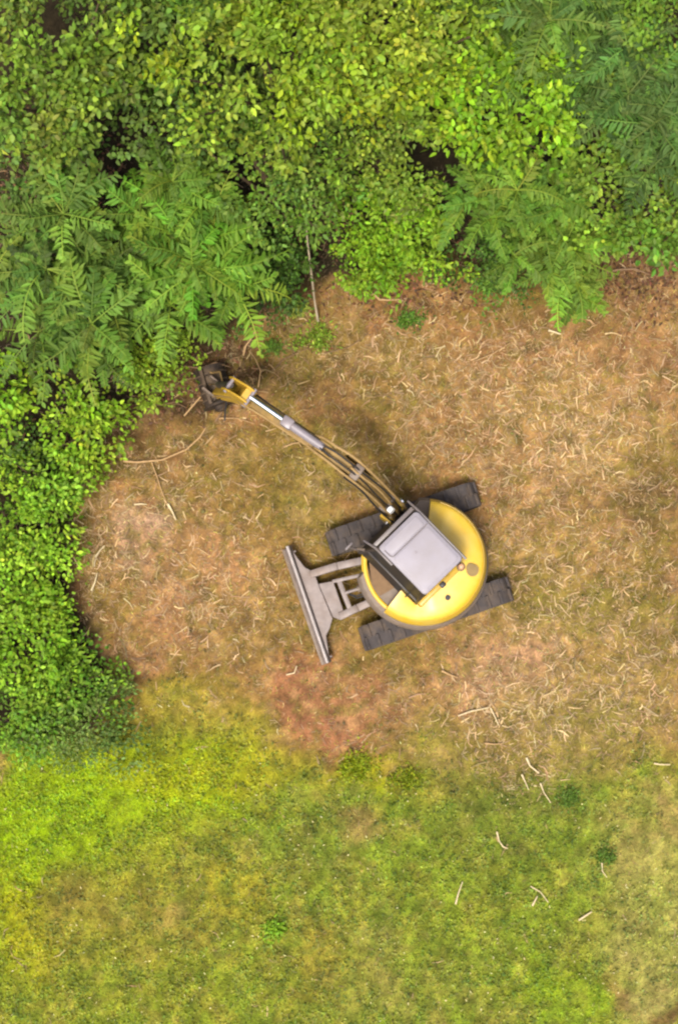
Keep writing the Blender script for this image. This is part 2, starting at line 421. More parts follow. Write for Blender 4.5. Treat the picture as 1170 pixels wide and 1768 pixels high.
# straw, chips and chopped stems left by the mowing
HEAPS = [(1000, 740, 190, 120, 1.0), (870, 1220, 120, 70, 1.0), (1000, 1010, 180, 120, .8), (170, 980, 50, 130, .8), (700, 620, 110, 70, .6), (330, 1000, 110, 110, .45), (760, 760, 110, 90, .5),
         (920, 1350, 70, 60, .7), (1080, 1200, 110, 90, .7), (900, 600, 160, 60, .5), (300, 850, 110, 60, .5), (450, 1000, 120, 100, .35), (520, 620, 110, 60, .35)]
def heap(x, y):
    px, py = topix(x, y); k = 0
    for bx, by, rx, ry, s in HEAPS: k = k + s * np.exp(-((px - bx) / rx) ** 2 - ((py - by) / ry) ** 2)
    return np.clip(k, 0, 1)
def ks(c, g, w, x, y):
    hp = heap(x, y)
    return np.clip((1 - g) * 1.0 + .06 + .25 * hp, 0, 1) * (1 - .55 * w) * (1 - .75 * np.exp(-((topix(x, y)[0] - 545) / 110) ** 2 - ((topix(x, y)[1] - 1225) / 85) ** 2)) * (.22 + .55 * sstep(.35, .7, fbm(x * 2.4, y * 2.4, 77)) + .5 * hp)
x, y, c, g, w = scatter(115000, ks)
n_ = len(x)
hp = heap(x, y); big = RNG.random(n_) < .05 + .15 * hp
L = np.where(big, RNG.uniform(.09, .22, n_) * (1 + .6 * RNG.random(n_) ** 4), RNG.uniform(.03, .11, n_)); W = np.where(big, RNG.uniform(.013, .030, n_), RNG.uniform(.007, .017, n_))
tone = RNG.random(n_)[:, None] ** (2.3 - 1.2 * hp[:, None])
pale = np.array((228, 194, 138.)); brown = np.array((116, 84, 48.))
tone = np.where(big[:, None], .25 + .75 * tone, tone)
kk = (.46 + .36 * np.maximum(hp, big))[:, None]; sc_ = c * (1 - kk) + (brown + (pale - brown) * tone) * kk
V, F, S, T = ribbons(x, y, gheight(x, y) + RNG.uniform(.002, .03, n_), L, W, RNG.uniform(0, 2 * PI, n_), RNG.uniform(-.05, .22, n_), RNG.normal(0, .45, n_),
                     jit(alb(np.clip(sc_, 0, 255), 1.1), .18, n_))
tag(link('straw_litter', np_mesh('straw_litter', V, F, S, T), M_straw), 'pale chopped straw and dry stems strewn over the brown clearing', 'straw', kind='stuff')

# ------------------------------------------------------------------ the mini excavator
M_yel = mat('yellow_paint', alb((244, 192, 28)), .5, 0, .7, .05, 3, alb((250, 226, 128)), .5, coat=.35)  # broad sky glare is painted into the yellow as pale blotches
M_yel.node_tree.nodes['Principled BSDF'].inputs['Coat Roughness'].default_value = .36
M_boom = mat('dusty_boom_paint', alb((168, 132, 66)), .6, 0, .4, .2, 9, alb((116, 94, 70)), .7)
M_armp = mat('scuffed_arm_paint', alb((214, 166, 40)), .5, 0, .4, .15, 9, alb((130, 100, 60)), .5)
M_yeld = mat('worn_yellow_paint', alb((214, 168, 44)), .45, 0, .5, .12, 9, alb((120, 92, 58)), .5)
M_roof = mat('grey_roof_paint', alb((166, 159, 168)), .5, 0, .4, .06, 3, alb((148, 136, 130)), .5)
M_frame = mat('grey_frame_paint', alb((122, 112, 112)), .45, 0, .5, .1, 6, alb((130, 110, 88)), .4)
M_dark = mat('charcoal_paint', alb((58, 50, 48)), .5, 0, .4, .2, 8, alb((110, 88, 66)), .4)
M_rub = mat('dusty_rubber', alb((80, 73, 71)), .85, 0, .2, .2, 7, alb((136, 112, 86)), .55, bump=.2)
M_steel = mat('worn_blade_steel', alb((146, 132, 126)), .55, .15, .4, .18, 7, alb((126, 98, 74)), .6)
M_jaw = mat('muddy_bracket', alb((104, 84, 64)), .75, 0, .3, .25, 9, alb((70, 54, 42)), .8)
M_mid = mat('grey_brown_casting', alb((138, 120, 104)), .6, 0, .4, .15, 7, alb((120, 94, 66)), .5)
M_chrome = mat('chrome_rod', (.8, .8, .8), .16, 1, .5, .03, 5)
M_cyl = mat('grey_cylinder_paint', alb((150, 140, 146)), .4, 0, .5, .08, 8, alb((130, 108, 86)), .3)
M_hose = mat('black_hose', alb((44, 40, 38)), .5, 0, .4, .2, 12)
M_hoset = mat('dusty_hose', alb((176, 140, 84)), .6, 0, .3, .15, 12)
M_mat = mat('brown_floor_mat', alb((134, 104, 74)), .8, 0, .2, .15, 12, alb((160, 124, 84)), .5)
M_amber = mat('amber_lens', alb((214, 160, 118)), .2, 0, .5, .1, 12)
M_lamp = mat('clear_lamp_lens', (.8, .8, .78), .12, .2, .6, .03, 12)
M_head = mat('mulcher_steel', alb((58, 48, 42)), .7, .1, .25, .3, 9, alb((118, 92, 62)), .8, bump=.2)
m, n, l, b = new_mat('tinted_cab_glass')
b.inputs['Base Color'].default_value = (.018, .018, .02, 1); sets(b, Roughness=.45, Alpha=.96); b.inputs['Specular IOR Level'].default_value = .15; M_glass = m

C0 = P(725, 977, .4); C0.z = 0
HU = Vector((-.945, -.326, 0)).normalized(); HV = Vector((.326, -.945, 0)).normalized()
HC = P(731, 968, 1.3); HC.z = 0
HF = Vector((-.70, .714, 0)).normalized(); HL = Vector((-HF.y, HF.x, 0))
Z = Vector((0, 0, 1))
def UC(u, v, z=0): return C0 + HU * u + HV * v + Z * z
def HS(f, l_, z=0): return HC + HF * f + HL * l_ + Z * z
def frame(ax, ay, o):
    M = Matrix((ax, ay, ax.cross(ay))).transposed().to_4x4(); M.translation = o; return M
ex = empty('mini_excavator', C0)
tag(ex, 'yellow mini excavator with grey cab roof and a mulcher head on its boom', 'excavator')
def part(mb, name, m, parent=None, smooth=35): return mb.build(name, m, parent or ex, org=C0, smooth=smooth)

# rubber tracks
TR, TH, TW, TZ = 1.05, .27, .43, .215
def loop_pt(s, r):
    """point of the track loop at arc length s (middle of belt at radius r)"""
    Ls = 2 * TR; Lc = PI * TH; s = s % (2 * Ls + 2 * Lc)
    if s < Ls: return (-TR + s, r, 0.0)
    s -= Ls
    if s < Lc: a = s / TH; return (TR + r * math.sin(a), r * math.cos(a), a)
    s -= Lc
    if s < Ls: return (TR - s, -r, PI)
    s -= Ls; a = s / TH; return (-TR - r * math.sin(a), -r * math.cos(a), PI + a)
LT = 4 * TR + 2 * PI * TH
def track(v):
    mb = MB(); N = 96; rings = []
    for k in range(N + 1):
        s = LT * (k % N) / N; uo, zo, _ = loop_pt(s, TH); ui, zi, _ = loop_pt(s, TH - .035)
        rings.append([UC(uo, v - TW / 2, TZ + zo), UC(uo, v + TW / 2, TZ + zo), UC(ui, v + TW / 2, TZ + zi), UC(ui, v - TW / 2, TZ + zi)])
    mb.loft(rings, False, False)
    NL = 54
    for k in range(NL):
        s = LT * (k + .5) / NL; u, z, a = loop_pt(s, TH + .012)
        ax = HU * math.cos(a) - Z * math.sin(a); up = HU * math.sin(a) + Z * math.cos(a)
        off = .10 if k % 2 else -.10
        M = Matrix((ax, -ax.cross(up), up)).transposed().to_4x4(); M.translation = UC(u, v + off, TZ + z)
        mb.box(M, .055, .215, .05, .008, 1)
    t = part(mb, 'track', M_rub, smooth=20)
    f = MB(); f.box(frame(HU, HV, UC(0, v, TZ)), 2.05, .24, .22, .03); part(f, 'track_frame', M_dark, t)
    for u, r in ((1.05, .215), (-1.05, .215)):
        w = MB(); w.rod(UC(u, v - .14, TZ), UC(u, v + .14, TZ), r, n=24); w.rod(UC(u, v - .17, TZ), UC(u, v + .17, TZ), .08)
        part(w, 'sprocket_wheel' if u < 0 else 'idler_wheel', M_dark, t)
    for u in (-.6, -.2, .2, .6):
        w = MB(); w.rod(UC(u, v - .16, .09), UC(u, v + .16, .09), .085, n=16); part(w, 'roller', M_dark, t)
    return t
track(-.86); track(.86)
mb = MB()
mb.box(frame(HU, HV, UC(0, 0, .36)), 1.0, .9, .26, .04)
for s in (-1, 1):
    for u in (-.45, .45):
        mb.bar(UC(u, s * .35, .36), UC(u * 1.25, s * .80, .27), .2, .16, .02)
mb.rod(UC(0, 0, .45), UC(0, 0, .66), .48, n=36)
part(mb, 'undercarriage', M_dark)

# dozer blade
mb = MB(); prof = [(2.13, -.03), (2.05, .06), (2.00, .18), (2.0, .30), (2.05, .42)]
ring = [UC(u, 0, z) for u, z in prof] + [UC(u - .045, 0, z) for u, z in prof[::-1]]
mb.loft([[p + HV * v for p in ring] for v in (-1.05, 1.05)])
bl = part(mb, 'dozer_blade', M_steel)
mb = MB(); mb.rod(UC(2.03, -1.05, .43), UC(2.03, 1.05, .43), .028, n=10); part(mb, 'top_rail', mat('polished_steel', alb((196, 184, 176)), .4, .3), bl)
mb = MB(); mb.box(frame(HU, HV, UC(2.115, 0, -.01)), .05, 2.1, .05, .01); part(mb, 'cutting_edge', M_mid, bl)
mb = MB()
mb.prism([UC(u, v, .30) for u, v in ((1.975, -1.0), (1.93, -.82), (1.86, -.62), (1.74, -.50), (1.74, -.30), (1.70, .36), (1.80, .50), (1.90, .60), (1.975, .99))], Z * .04, .008, 1)
mb.prism([UC(u, v, .305) for u, v in ((1.735, -.28), (1.52, -.25), (1.48, -.22), (1.48, .36), (1.57, .44), (1.69, .34))], Z * .05, .01, 1)
for v in (-.95, -.35, .3, .95):
    mb.prism([UC(1.97, v, .05), UC(1.97, v, .30), UC(1.80 if abs(v) < .5 else 1.92, v, .30)], HV * .025)
part(mb, 'blade_bracket', M_steel, bl)
for pts in (((1.80, -.475), (1.35, -.46), (.85, -.40)), ((1.56, .365), (1.25, .33), (.80, .29))):
    mb = MB()
    for p, q in zip(pts, pts[1:]): mb.bar(UC(*p, .33), UC(*q, .36), .13, .13, .015, ext=.03)
    part(mb, 'blade_arm', M_steel, bl)
mb = MB()
mb.bar(UC(1.50, -.235, .375), UC(.92, -.17, .40), .06, .07, .01); mb.bar(UC(1.39, -.24, .38), UC(1.37, .30, .38), .085, .06, .012)
part(mb, 'cross_frame', M_steel, bl)
mb = MB(); mb.rod(UC(1.36, .02, .40), UC(1.06, .03, .44), .03, n=12); part(mb, 'lift_rod', M_steel, bl)
mb = MB(); mb.rod(UC(1.14, .03, .43), UC(.72, .04, .47), .06, n=16); part(mb, 'lift_cylinder', M_mid, bl)
for v in (.12, .16):
    mb = MB(); mb.tube([UC(.75, v, .5), UC(1.0, v + .02, .53), UC(1.2, v + .01, .47), UC(1.3, .06, .44)], .014); part(mb, 'hydraulic_hose', M_hose, bl)

# slewing house: lower skirt, bonnet, step
RB = 1.08
def arc(r, t0, t1, z, nn):
    return [HS(r * math.cos(t0 + (t1 - t0) * k / nn), r * math.sin(t0 + (t1 - t0) * k / nn), z) for k in range(nn + 1)]
D = math.radians
mb = MB()
rings = []
for z, r in ((.62, 1.03), (.66, 1.10), (.84, 1.115), (.93, 1.10), (.985, 1.05)):
    rings.append([p + HL * .025 - HF * .01 for p in arc(r, D(58), D(318), z, 60)])
mb.loft(rings)
skirt = part(mb, 'house_skirt', M_mid)
mb = MB()
def rin(t):
    c, s = math.cos(t), math.sin(t); v = 9
    if c > 1e-6: v = min(v, .72 / c)
    if c < -1e-6: v = min(v, -.44 / c)
    if s > 1e-6: v = min(v, .61 / s)
    if s < -1e-6: v = min(v, -.385 / s)
    return v
NA = 84; T0, T1 = D(98), D(309)
prof = [(.01, .95), (.02, 1.05), (.045, 1.18), (.07, 1.27), (.085, 1.33), (.108, 1.372), (.16, 1.402), (.28, 1.435)]
grid = []
for k in range(NA + 1):
    t = T0 + (T1 - T0) * k / NA; ri = rin(t)
    lo = 1 - .28 * (1 - sstep(D(98), D(150), np.array(t)))           # the bonnet drops towards the door side
    lo *= 1 - .10 * sstep(D(285), D(309), np.array(t))
    col = []
    for d, z in prof:
        col.append((RB - min(d, max(RB - ri - .01, 0)), .85 + (z - .85) * float(lo)))
    col.append((ri, .85 + (1.47 - .85) * float(lo))); col.append((ri, .85))
    grid.append([HS(r * math.cos(t), r * math.sin(t), z) for r, z in col])
mb.loft(grid)
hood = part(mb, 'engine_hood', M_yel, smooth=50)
# panel gap, lower yellow rim
mb = MB(); mb.tube(arc(1.063, D(100), D(308), .975, 60), .014, 6); part(mb, 'hood_seam', M_dark, hood)
mb = MB(); mb.tube([HS((RB - .084) * math.cos(t) , (RB - .084) * math.sin(t), 1.330) for t in [D(150 + 150 * k / 40) for k in range(41)]], .007, 5); part(mb, 'panel_crease', M_yeld, hood)
mb = MB(); p = P(815, 985, 1.42); mb.rod(p - Z * .1, p + Z * .05, .10, n=24); mb.rod(p + Z * .05 + HF * .05, p + Z * .07 + HF * .05, .075, n=20)
part(mb, 'exhaust_cover', mat('brown_heat_shield', alb((150, 122, 66)), .7, .1), hood)
mb = MB(); p = P(772.5, 1032, 1.44); mb.rod(p - Z * .2, p + Z * .03, .045, n=16); mb.rod(p + Z * .03, p + Z * .045, .03, n=12); part(mb, 'filler_cap', M_hose, hood)
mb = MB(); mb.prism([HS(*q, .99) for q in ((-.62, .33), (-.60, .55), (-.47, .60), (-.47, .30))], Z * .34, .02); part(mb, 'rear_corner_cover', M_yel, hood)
# ledge behind the cab
mb = MB(); mb.box(frame(HF, HL, HS(-.475, .12, 1.60)), .10, .95, .34, .03); part(mb, 'cab_back_ledge', M_yeld, hood)
# step side: yellow rim round a brown footwell
mb = MB()
def lobe(z, k):
    pts = []
    for i in range(19):
        t = D(34) + (D(100) - D(34)) * i / 18; pts.append(HS(.985 * k * math.cos(t) + .03, .985 * k * math.sin(t), z))
    return pts + [HS(-.12, .60, z), HS(.80, .56, z)]
mb.loft([lobe(.83, 1.0), lobe(.93, 1.02), lobe(.98, .99)])
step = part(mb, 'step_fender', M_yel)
mb = MB(); ins = [HS(.91 * math.cos(D(36) + D(50) * i / 12) + .03, .91 * math.sin(D(36) + D(50) * i / 12), .985) for i in range(13)] + [HS(.02, .62, .985), HS(.77, .60, .985)]
mb.prism(ins, Z * .012); part(mb, 'floor_mat', M_mat, step)
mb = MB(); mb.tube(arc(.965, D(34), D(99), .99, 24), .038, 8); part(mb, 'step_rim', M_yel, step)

# cab
ZB, ZT = .95, 2.50
bc = [(.86, -.37), (.86, .63), (-.42, .63), (-.42, -.37)]
tcn = [(.60, -.335), (.60, .44), (-.39, .44), (-.39, -.335)]
cb = MB()
cb.prism([HS(*q, .84) for q in bc], Z * .16, .02)
cab = part(cb, 'cab', M_dark)
for q, r in zip(bc, tcn):
    mb = MB(); mb.bar(HS(*q, ZB), HS(*r, ZT - .02), .07, .06, .015, up=HF); part(mb, 'pillar', M_dark, cab)
def lerp(a, b, t): return a + (b - a) * t
for i in range(4):
    j = (i + 1) % 4
    A, B, Cc, Dd = HS(*bc[i], ZB + .08), HS(*bc[j], ZB + .08), HS(*tcn[j], ZT - .06), HS(*tcn[i], ZT - .06)
    nrm = (B - A).cross(Dd - A).normalized() * .012
    mb = MB(); mb.prism([lerp(A, B, .02), lerp(A, B, .98), lerp(Dd, Cc, .98), lerp(Dd, Cc, .02)], nrm); part(mb, 'window_pane', M_glass, cab)
# the door with its rail and handle
A, B_ = HS(*bc[1], ZB + .06), HS(*bc[2], ZB + .06); Cc, Dd = HS(*tcn[2], ZT), HS(*tcn[1], ZT)
mb = MB(); mb.bar(lerp(A, Dd, .40) + HL * .012, lerp(B_, Cc, .40) + HL * .012, .045, .06, .01)
dr = part(mb, 'door', M_dark, cab)
mb = MB(); mb.tube([HS(-.22, .60, 1.65), HS(-.22, .66, 1.70), HS(-.22, .66, 1.95), HS(-.22, .56, 2.0)], .013); part(mb, 'handle', M_hose, dr)
# roof: moulded shell with a raised rear panel and a hatch in front
mb = MB()
def rr(f0, f1, l0, l1, r, z):
    out = []
    for cf, cl, a0 in ((f1 - r, l1 - r, 0), (f0 + r, l1 - r, 90), (f0 + r, l0 + r, 180), (f1 - r, l0 + r, 270)):
        for k in range(7):
            a = D(a0 + 90 * k / 6); out.append(HS(cf + r * math.cos(a), cl + r * math.sin(a), z))
    return out
mb.loft([rr(-.42, .62, -.36, .465, .05, 2.43), rr(-.435, .635, -.375, .48, .06, 2.47), rr(-.43, .63, -.37, .475, .07, 2.51), rr(-.40, .60, -.34, .445, .08, 2.53)])
roof = part(mb, 'roof', M_roof)
roof.parent = cab
mb = MB(); mb.loft([rr(-.385, .34, -.32, .43, .06, 2.528), rr(-.38, .335, -.315, .425, .06, 2.538), rr(-.36, .32, -.295, .405, .06, 2.542)])
part(mb, 'roof_panel', M_roof, cab)
mb = MB(); mb.loft([rr(.375, .585, -.31, .41, .05, 2.529), rr(.38, .58, -.305, .405, .05, 2.536), rr(.39, .57, -.295, .395, .04, 2.539)])
part(mb, 'roof_hatch', M_roof, cab)
mb = MB(); mb.tube([HS(.53, .435, 2.532), HS(.40, .43, 2.532), HS(.358, .40, 2.532), HS(.355, -.30, 2.532), HS(.36, -.345, 2.532)], .009, 6); part(mb, 'roof_seam', M_frame, cab)
mb = MB(); p = HS(.16, .10, 2.540); mb.rod(p, p + Z * .012, .022, n=12); part(mb, 'roof_bolt', M_cyl, cab)
# side rails and rain gutters of the roof
for l0, pts in ((-.40, ((-.47, 2.45), (.4, 2.45), (.64, 2.44), (.84, 2.30))), (.50, ((.28, 2.44), (.45, 2.44), (.66, 2.43), (.88, 2.28)))):
    mb = MB(); mb.tube([HS(f, l0 + (.04 if l0 > 0 and f > .8 else 0), z) for f, z in pts], [.022, .022, .022, .016], 8); part(mb, 'roof_rail', M_frame, cab)
mb = MB(); mb.bar(HS(.70, -.37, 2.36), HS(.70, .48, 2.36), .07, .05, .01); part(mb, 'windscreen_header', M_frame, cab)
# seat, levers, driver's console inside
mb = MB(); mb.box(frame(HF, HL, HS(-.02, .1, 1.35)), .46, .46, .12, .04); mb.box(frame(HF, HL, HS(-.26, .1, 1.66)), .12, .44, .56, .05); part(mb, 'seat', M_hose, cab)
for l_ in (-.18, .4):
    mb = MB(); mb.rod(HS(.25, l_, 1.0), HS(.28, l_, 1.52), .02); mb.rod(HS(.28, l_, 1.5), HS(.285, l_, 1.6), .03); part(mb, 'control_lever', M_hose, cab)
# rear lamps, beacon, mirror, work lights
mb = MB(); p = HS(-.50, -.27, 2.30); mb.rod(p - Z * .35, p, .03); mb.rod(p, p + Z * .03, .07, n=18); part(mb, 'beacon_base', M_dark, cab)
mb = MB(); mb.loft([[p + Vector((math.cos(a) * r, math.sin(a) * r, z)) for a in [2 * PI * k / 16 for k in range(16)]] for r, z in ((.06, .03), (.058, .09), (.04, .13), (.012, .145))]); part(mb, 'beacon', M_amber, cab)
mb = MB(); mb.box(frame(HF, HL, HS(-.50, .14, 2.36)), .09, .10, .08, .02); part(mb, 'rear_work_light', M_hose, cab)
mb = MB(); mb.tube([HS(.80, .60, 1.5), HS(.90, .68, 1.62), HS(.98, .74, 1.75)], .014); mb.box(frame(HF, HL, HS(1.0, .75, 1.84)), .04, .16, .24, .015); part(mb, 'mirror', M_frame, cab)
mb = MB(); mb.tube([HS(.84, .62, 1.0), HS(.93, .68, 1.25), HS(.93, .68, 1.55), HS(.80, .60, 1.75)], .016); part(mb, 'handrail', M_mid, cab)
mb = MB(); mb.rod(HS(.90, -.12, 2.18), HS(.97, -.12, 2.16), .055, n=16); part(mb, 'headlight', M_lamp, cab)
mb = MB(); mb.box(frame(HF, HL, HS(.84, -.30, 1.02)), .16, .24, .16, .03); part(mb, 'tool_box', M_dark, cab)

# swing bracket, boom, arm
BP = P(680, 885, 1.1); BT = P(428, 688, 2.6)
BD = Vector((BT.x - BP.x, BT.y - BP.y, 0)).normalized(); BS = Z.cross(BD)
B0 = Vector((BP.x, BP.y, 0))
def B(d, z, s=0.0): return B0 + BD * d + BS * s + Z * z
mb = MB()
mb.bar(HS(.62, -.26, .95), B(0, 1.0), .30, .42, .04)
mb.prism([B(-.16, .80, -.2), B(.14, .86, -.2), B(.16, 1.26, -.2), B(-.05, 1.34, -.2)], BS * .07, .01); mb.prism([B(-.16, .80, .13), B(.14, .86, .13), B(.16, 1.26, .13), B(-.05, 1.34, .13)], BS * .07, .01)
sw = part(mb, 'swing_bracket', M_yeld)
mb = MB(); mb.rod(B(0, 1.12, -.24), B(0, 1.12, .24), .05); part(mb, 'pivot_pin', M_chrome, sw)
mb = MB(); bw = .20
poly = [(-.10, 1.05), (.04, .98), (.20, 1.12), (.60, 1.86), (.86, 2.26), (1.12, 2.50), (1.7, 2.60), (2.80, 2.46), (2.95, 2.50), (2.96, 2.62), (2.82, 2.68), (1.9, 2.88), (1.25, 2.98), (.86, 2.88), (.58, 2.62), (.20, 1.90), (-.08, 1.25)]
mb.prism([B(d, z, -bw / 2) for d, z in poly], BS * bw, .012, 1)
boom = part(mb, 'boom', M_boom)
mb = MB()
for s in (-.075, .075):
    mb.prism([B(d, z, s - .012) for d, z in ((1.14, 2.90), (1.62, 2.86), (1.50, 3.06), (1.36, 3.08))], BS * .024, .004, 1)
part(mb, 'cylinder_bracket', M_boom, boom)
mb = MB(); mb.rod(B(1.42, 3.02), B(2.10, 3.01), .068, n=20); ac = part(mb, 'arm_cylinder', M_cyl, boom)
mb = MB(); mb.bar(B(2.0, 3.015), B(2.19, 3.01), .175, .17, .03); part(mb, 'cylinder_collar', M_cyl, ac)
mb = MB(); mb.rod(B(2.1, 3.01), B(2.80, 2.985), .042, n=16); part(mb, 'cylinder_rod', M_chrome, ac)
mb = MB(); mb.rod(B(.20, 1.02, .0), B(.60, 1.72, 0), .062, n=18); bcz = part(mb, 'boom_cylinder', M_cyl, boom)
mb = MB(); mb.rod(B(.55, 1.63, 0), B(.86, 2.20, 0), .04, n=14); part(mb, 'cylinder_rod', M_chrome, bcz)
mb = MB(); mb.box(frame(BD, BS, B(.78, 2.92)), .15, .25, .08, .02); mb.box(frame(BD, BS, B(.82, 2.88)), .06, .31, .05, .01); part(mb, 'hose_clamp', M_mid, boom)
mb = MB(); mb.box(frame(BD, BS, B(.16, 1.72)), .14, .30, .08, .015); part(mb, 'hose_clamp', M_mid, boom)
for s in (-.15, .15):
    mb = MB(); mb.prism([B(d, z, s - .012) for d, z in ((.55, 2.35), (.75, 2.92), (1.0, 2.98), (1.1, 2.62), (.86, 2.3))], BS * .024, .004, 1); part(mb, 'side_plate', M_boom, boom)
def hose(path, r, mm):
    mb = MB(); pts = [B(*p) for p in path]; out = []
    for i in range(len(pts) - 1):                       # Catmull-Rom through the points
        p0, p1, p2, p3 = pts[max(i - 1, 0)], pts[i], pts[i + 1], pts[min(i + 2, len(pts) - 1)]
        for k in range(6):
            t = k / 6; out.append(.5 * ((2 * p1) + (p2 - p0) * t + (2 * p0 - 5 * p1 + 4 * p2 - p3) * t * t + (3 * p1 - p0 - 3 * p2 + p3) * t ** 3))
    out.append(pts[-1]); mb.tube(out, r, 7); part(mb, 'hydraulic_hose', mm, boom)
hose([(-.12, 1.2, .13), (-.06, 1.6, .14), (.26, 2.25, .13), (.62, 2.78, .14), (.95, 3.02, .15), (1.25, 3.06, .135), (1.52, 2.98, .12), (1.66, 2.90, .10)], .020, M_hoset)
hose([(-.14, 1.2, -.13), (-.08, 1.62, -.13), (.22, 2.25, -.13), (.60, 2.80, -.14), (.95, 3.02, -.155), (1.22, 3.06, -.135), (1.50, 2.98, -.13), (1.64, 2.90, -.10)], .020, M_hoset)
hose([(-.16, 1.2, .16), (-.10, 1.7, .20), (.20, 2.25, .22), (.58, 2.70, .17), (.90, 2.95, .18)], .017, M_hose)
hose([(-.13, 1.25, .04), (.0, 1.80, .06), (.30, 2.40, .07), (.64, 2.86, .05), (.98, 3.03, .05), (1.25, 3.08, .05), (1.46, 3.07, .03)], .015, M_hose)
hose([(-.13, 1.25, -.04), (-.02, 1.80, -.06), (.28, 2.42, -.07), (.62, 2.86, -.05), (.98, 3.03, -.05), (1.22, 3.08, -.05), (1.46, 3.07, -.02)], .015, M_hose)
hose([(-.10, 1.3, 0), (.05, 1.95, .01), (.36, 2.55, -.01), (.66, 2.90, .01), (.90, 3.0, 0)], .018, M_hoset)
hose([(1.60, 2.92, .10), (2.0, 2.82, .105), (2.5, 2.74, .11), (2.85, 2.66, .125), (3.1, 2.3, .10), (3.4, 1.5, .10), (3.62, .8, .12)], .016, M_hoset)
hose([(1.60, 2.90, -.10), (2.0, 2.80, -.10), (2.5, 2.72, -.105), (2.85, 2.62, -.12), (3.1, 2.2, -.11), (3.4, 1.4, -.11), (3.6, .8, -.12)], .016, M_hose)
mb = MB()
for s in (-.12, .12 - .03):
    mb.prism([B(d, z, s) for d, z in ((2.76, 2.88), (2.80, 3.04), (2.92, 3.06), (3.22, 2.86), (3.30, 2.68), (3.22, 2.30), (2.86, 2.40), (2.80, 2.6))], BS * .03, .006, 1)
mb.prism([B(d, z, -.09) for d, z in ((2.78, 2.70), (2.79, 2.99), (2.93, 3.0), (3.02, 2.70), (3.1, 2.35), (2.86, 2.42))], BS * .18, .008, 1)
mb.prism([B(d, z, -.10) for d, z in ((2.86, 2.42), (3.16, 2.34), (3.66, .86), (3.64, .72), (3.52, .72))], BS * .20, .012, 1)
arm = part(mb, 'arm', M_armp)
mb = MB(); mb.rod(B(3.20, 2.76, 0), B(3.50, 1.75, 0), .055, n=16); tcz = part(mb, 'tilt_cylinder', M_dark, arm)
mb = MB(); mb.rod(B(3.48, 1.80, 0), B(3.74, .98, 0), .032, n=14); part(mb, 'cylinder_rod', M_chrome, tcz)
for d, z, r in ((2.87, 2.56, .045), (2.80, 2.985, .03), (3.21, 2.76, .03)):
    mb = MB(); mb.rod(B(d, z, -.145), B(d, z, .145), r); part(mb, 'pivot_pin', M_cyl, arm)
mb = MB()
for s in (-.13, .10): mb.prism([B(d, z, s) for d, z in ((3.56, .70), (3.60, .92), (3.82, 1.0), (3.86, .78), (3.74, .60))], BS * .03, .006, 1)
part(mb, 'linkage', M_mid, arm)

# mulcher head
HA = Vector((.30, -.954, 0)).normalized()                # along the drum
HB = Vector((-HA.y, HA.x, 0)); HB = HB if HB.dot(BD) > 0 else -HB
hc_ = P(370, 667, .3); hc_.z = 0
def K(a_, b_, z): return hc_ + (HA * a_ + HB * b_) * .86 + Z * z * .92
mb = MB(); rings = []
for a_ in (-.36, .36):
    o = [(.30 * math.cos(D(t)), .28 + .27 * math.sin(D(t))) for t in range(-20, 201, 20)]; i_ = [(.27 * math.cos(D(t)), .28 + .24 * math.sin(D(t))) for t in range(200, -21, -20)]
    rings.append([K(a_, q[0], q[1]) for q in o + i_])
mb.loft(rings)
head = part(mb, 'mulcher_head', M_head)
for a_ in (-.39, .36):
    mb = MB(); mb.prism([K(a_, .33 * math.cos(D(t)), .26 + .30 * math.sin(D(t))) for t in range(-35, 216, 25)], HA * .03); part(mb, 'side_plate', M_head, head)
for a_ in (-.24, -.08, .10, .25):
    mb = MB(); mb.loft([[K(a_ + q, (.30 + w) * math.cos(D(t)), .28 + (.27 + w) * math.sin(D(t))) for q, w in ((-.012, -.01), (-.012, .03), (.012, .03), (.012, -.01))] for t in range(0, 181, 15)]); part(mb, 'stiffening_rib', M_jaw, head)
mb = MB(); mb.rod(K(-.34, 0, .20), K(.34, 0, .20), .15, n=24)
for k in range(28):
    a_ = -.32 + .64 * k / 27; t = k * 2.4; d = HB * math.cos(t) + Z * math.sin(t)
    M = Matrix((HA, d.cross(HA), d)).transposed().to_4x4(); M.translation = K(a_, 0, .20) + d * .165; mb.box(M, .04, .06, .06, .005, 1)
part(mb, 'cutter_drum', M_dark, head)
for a_, e in ((.39, .47), (-.39, -.43)):
    mb = MB(); mb.rod(K(a_, 0, .26), K(e, 0, .26), .11, n=18); mb.rod(K(e, 0, .26), K(e + (.03 if e > 0 else -.03), 0, .26), .075, n=14); part(mb, 'drum_motor', M_head, head)
mb = MB(); mb.box(frame(HA, HB, K(0, -.04, .60)), .30, .26, .14, .02); mb.box(frame(HA, HB, K(0, .16, .56)), .62, .06, .10, .015); part(mb, 'mounting_frame', M_jaw, head)
for s in (.06, -.05, .15):
    mb = MB(); mb.tube([B(3.52, .9, s), B(3.5, 1.15, s * 1.5), K(s * 2.4, -.20, .92), K(s * 4, -.06, .62), K(s * 5, .0, .55)], .016); part(mb, 'hydraulic_hose', M_hoset if s < .1 else M_hose, head)

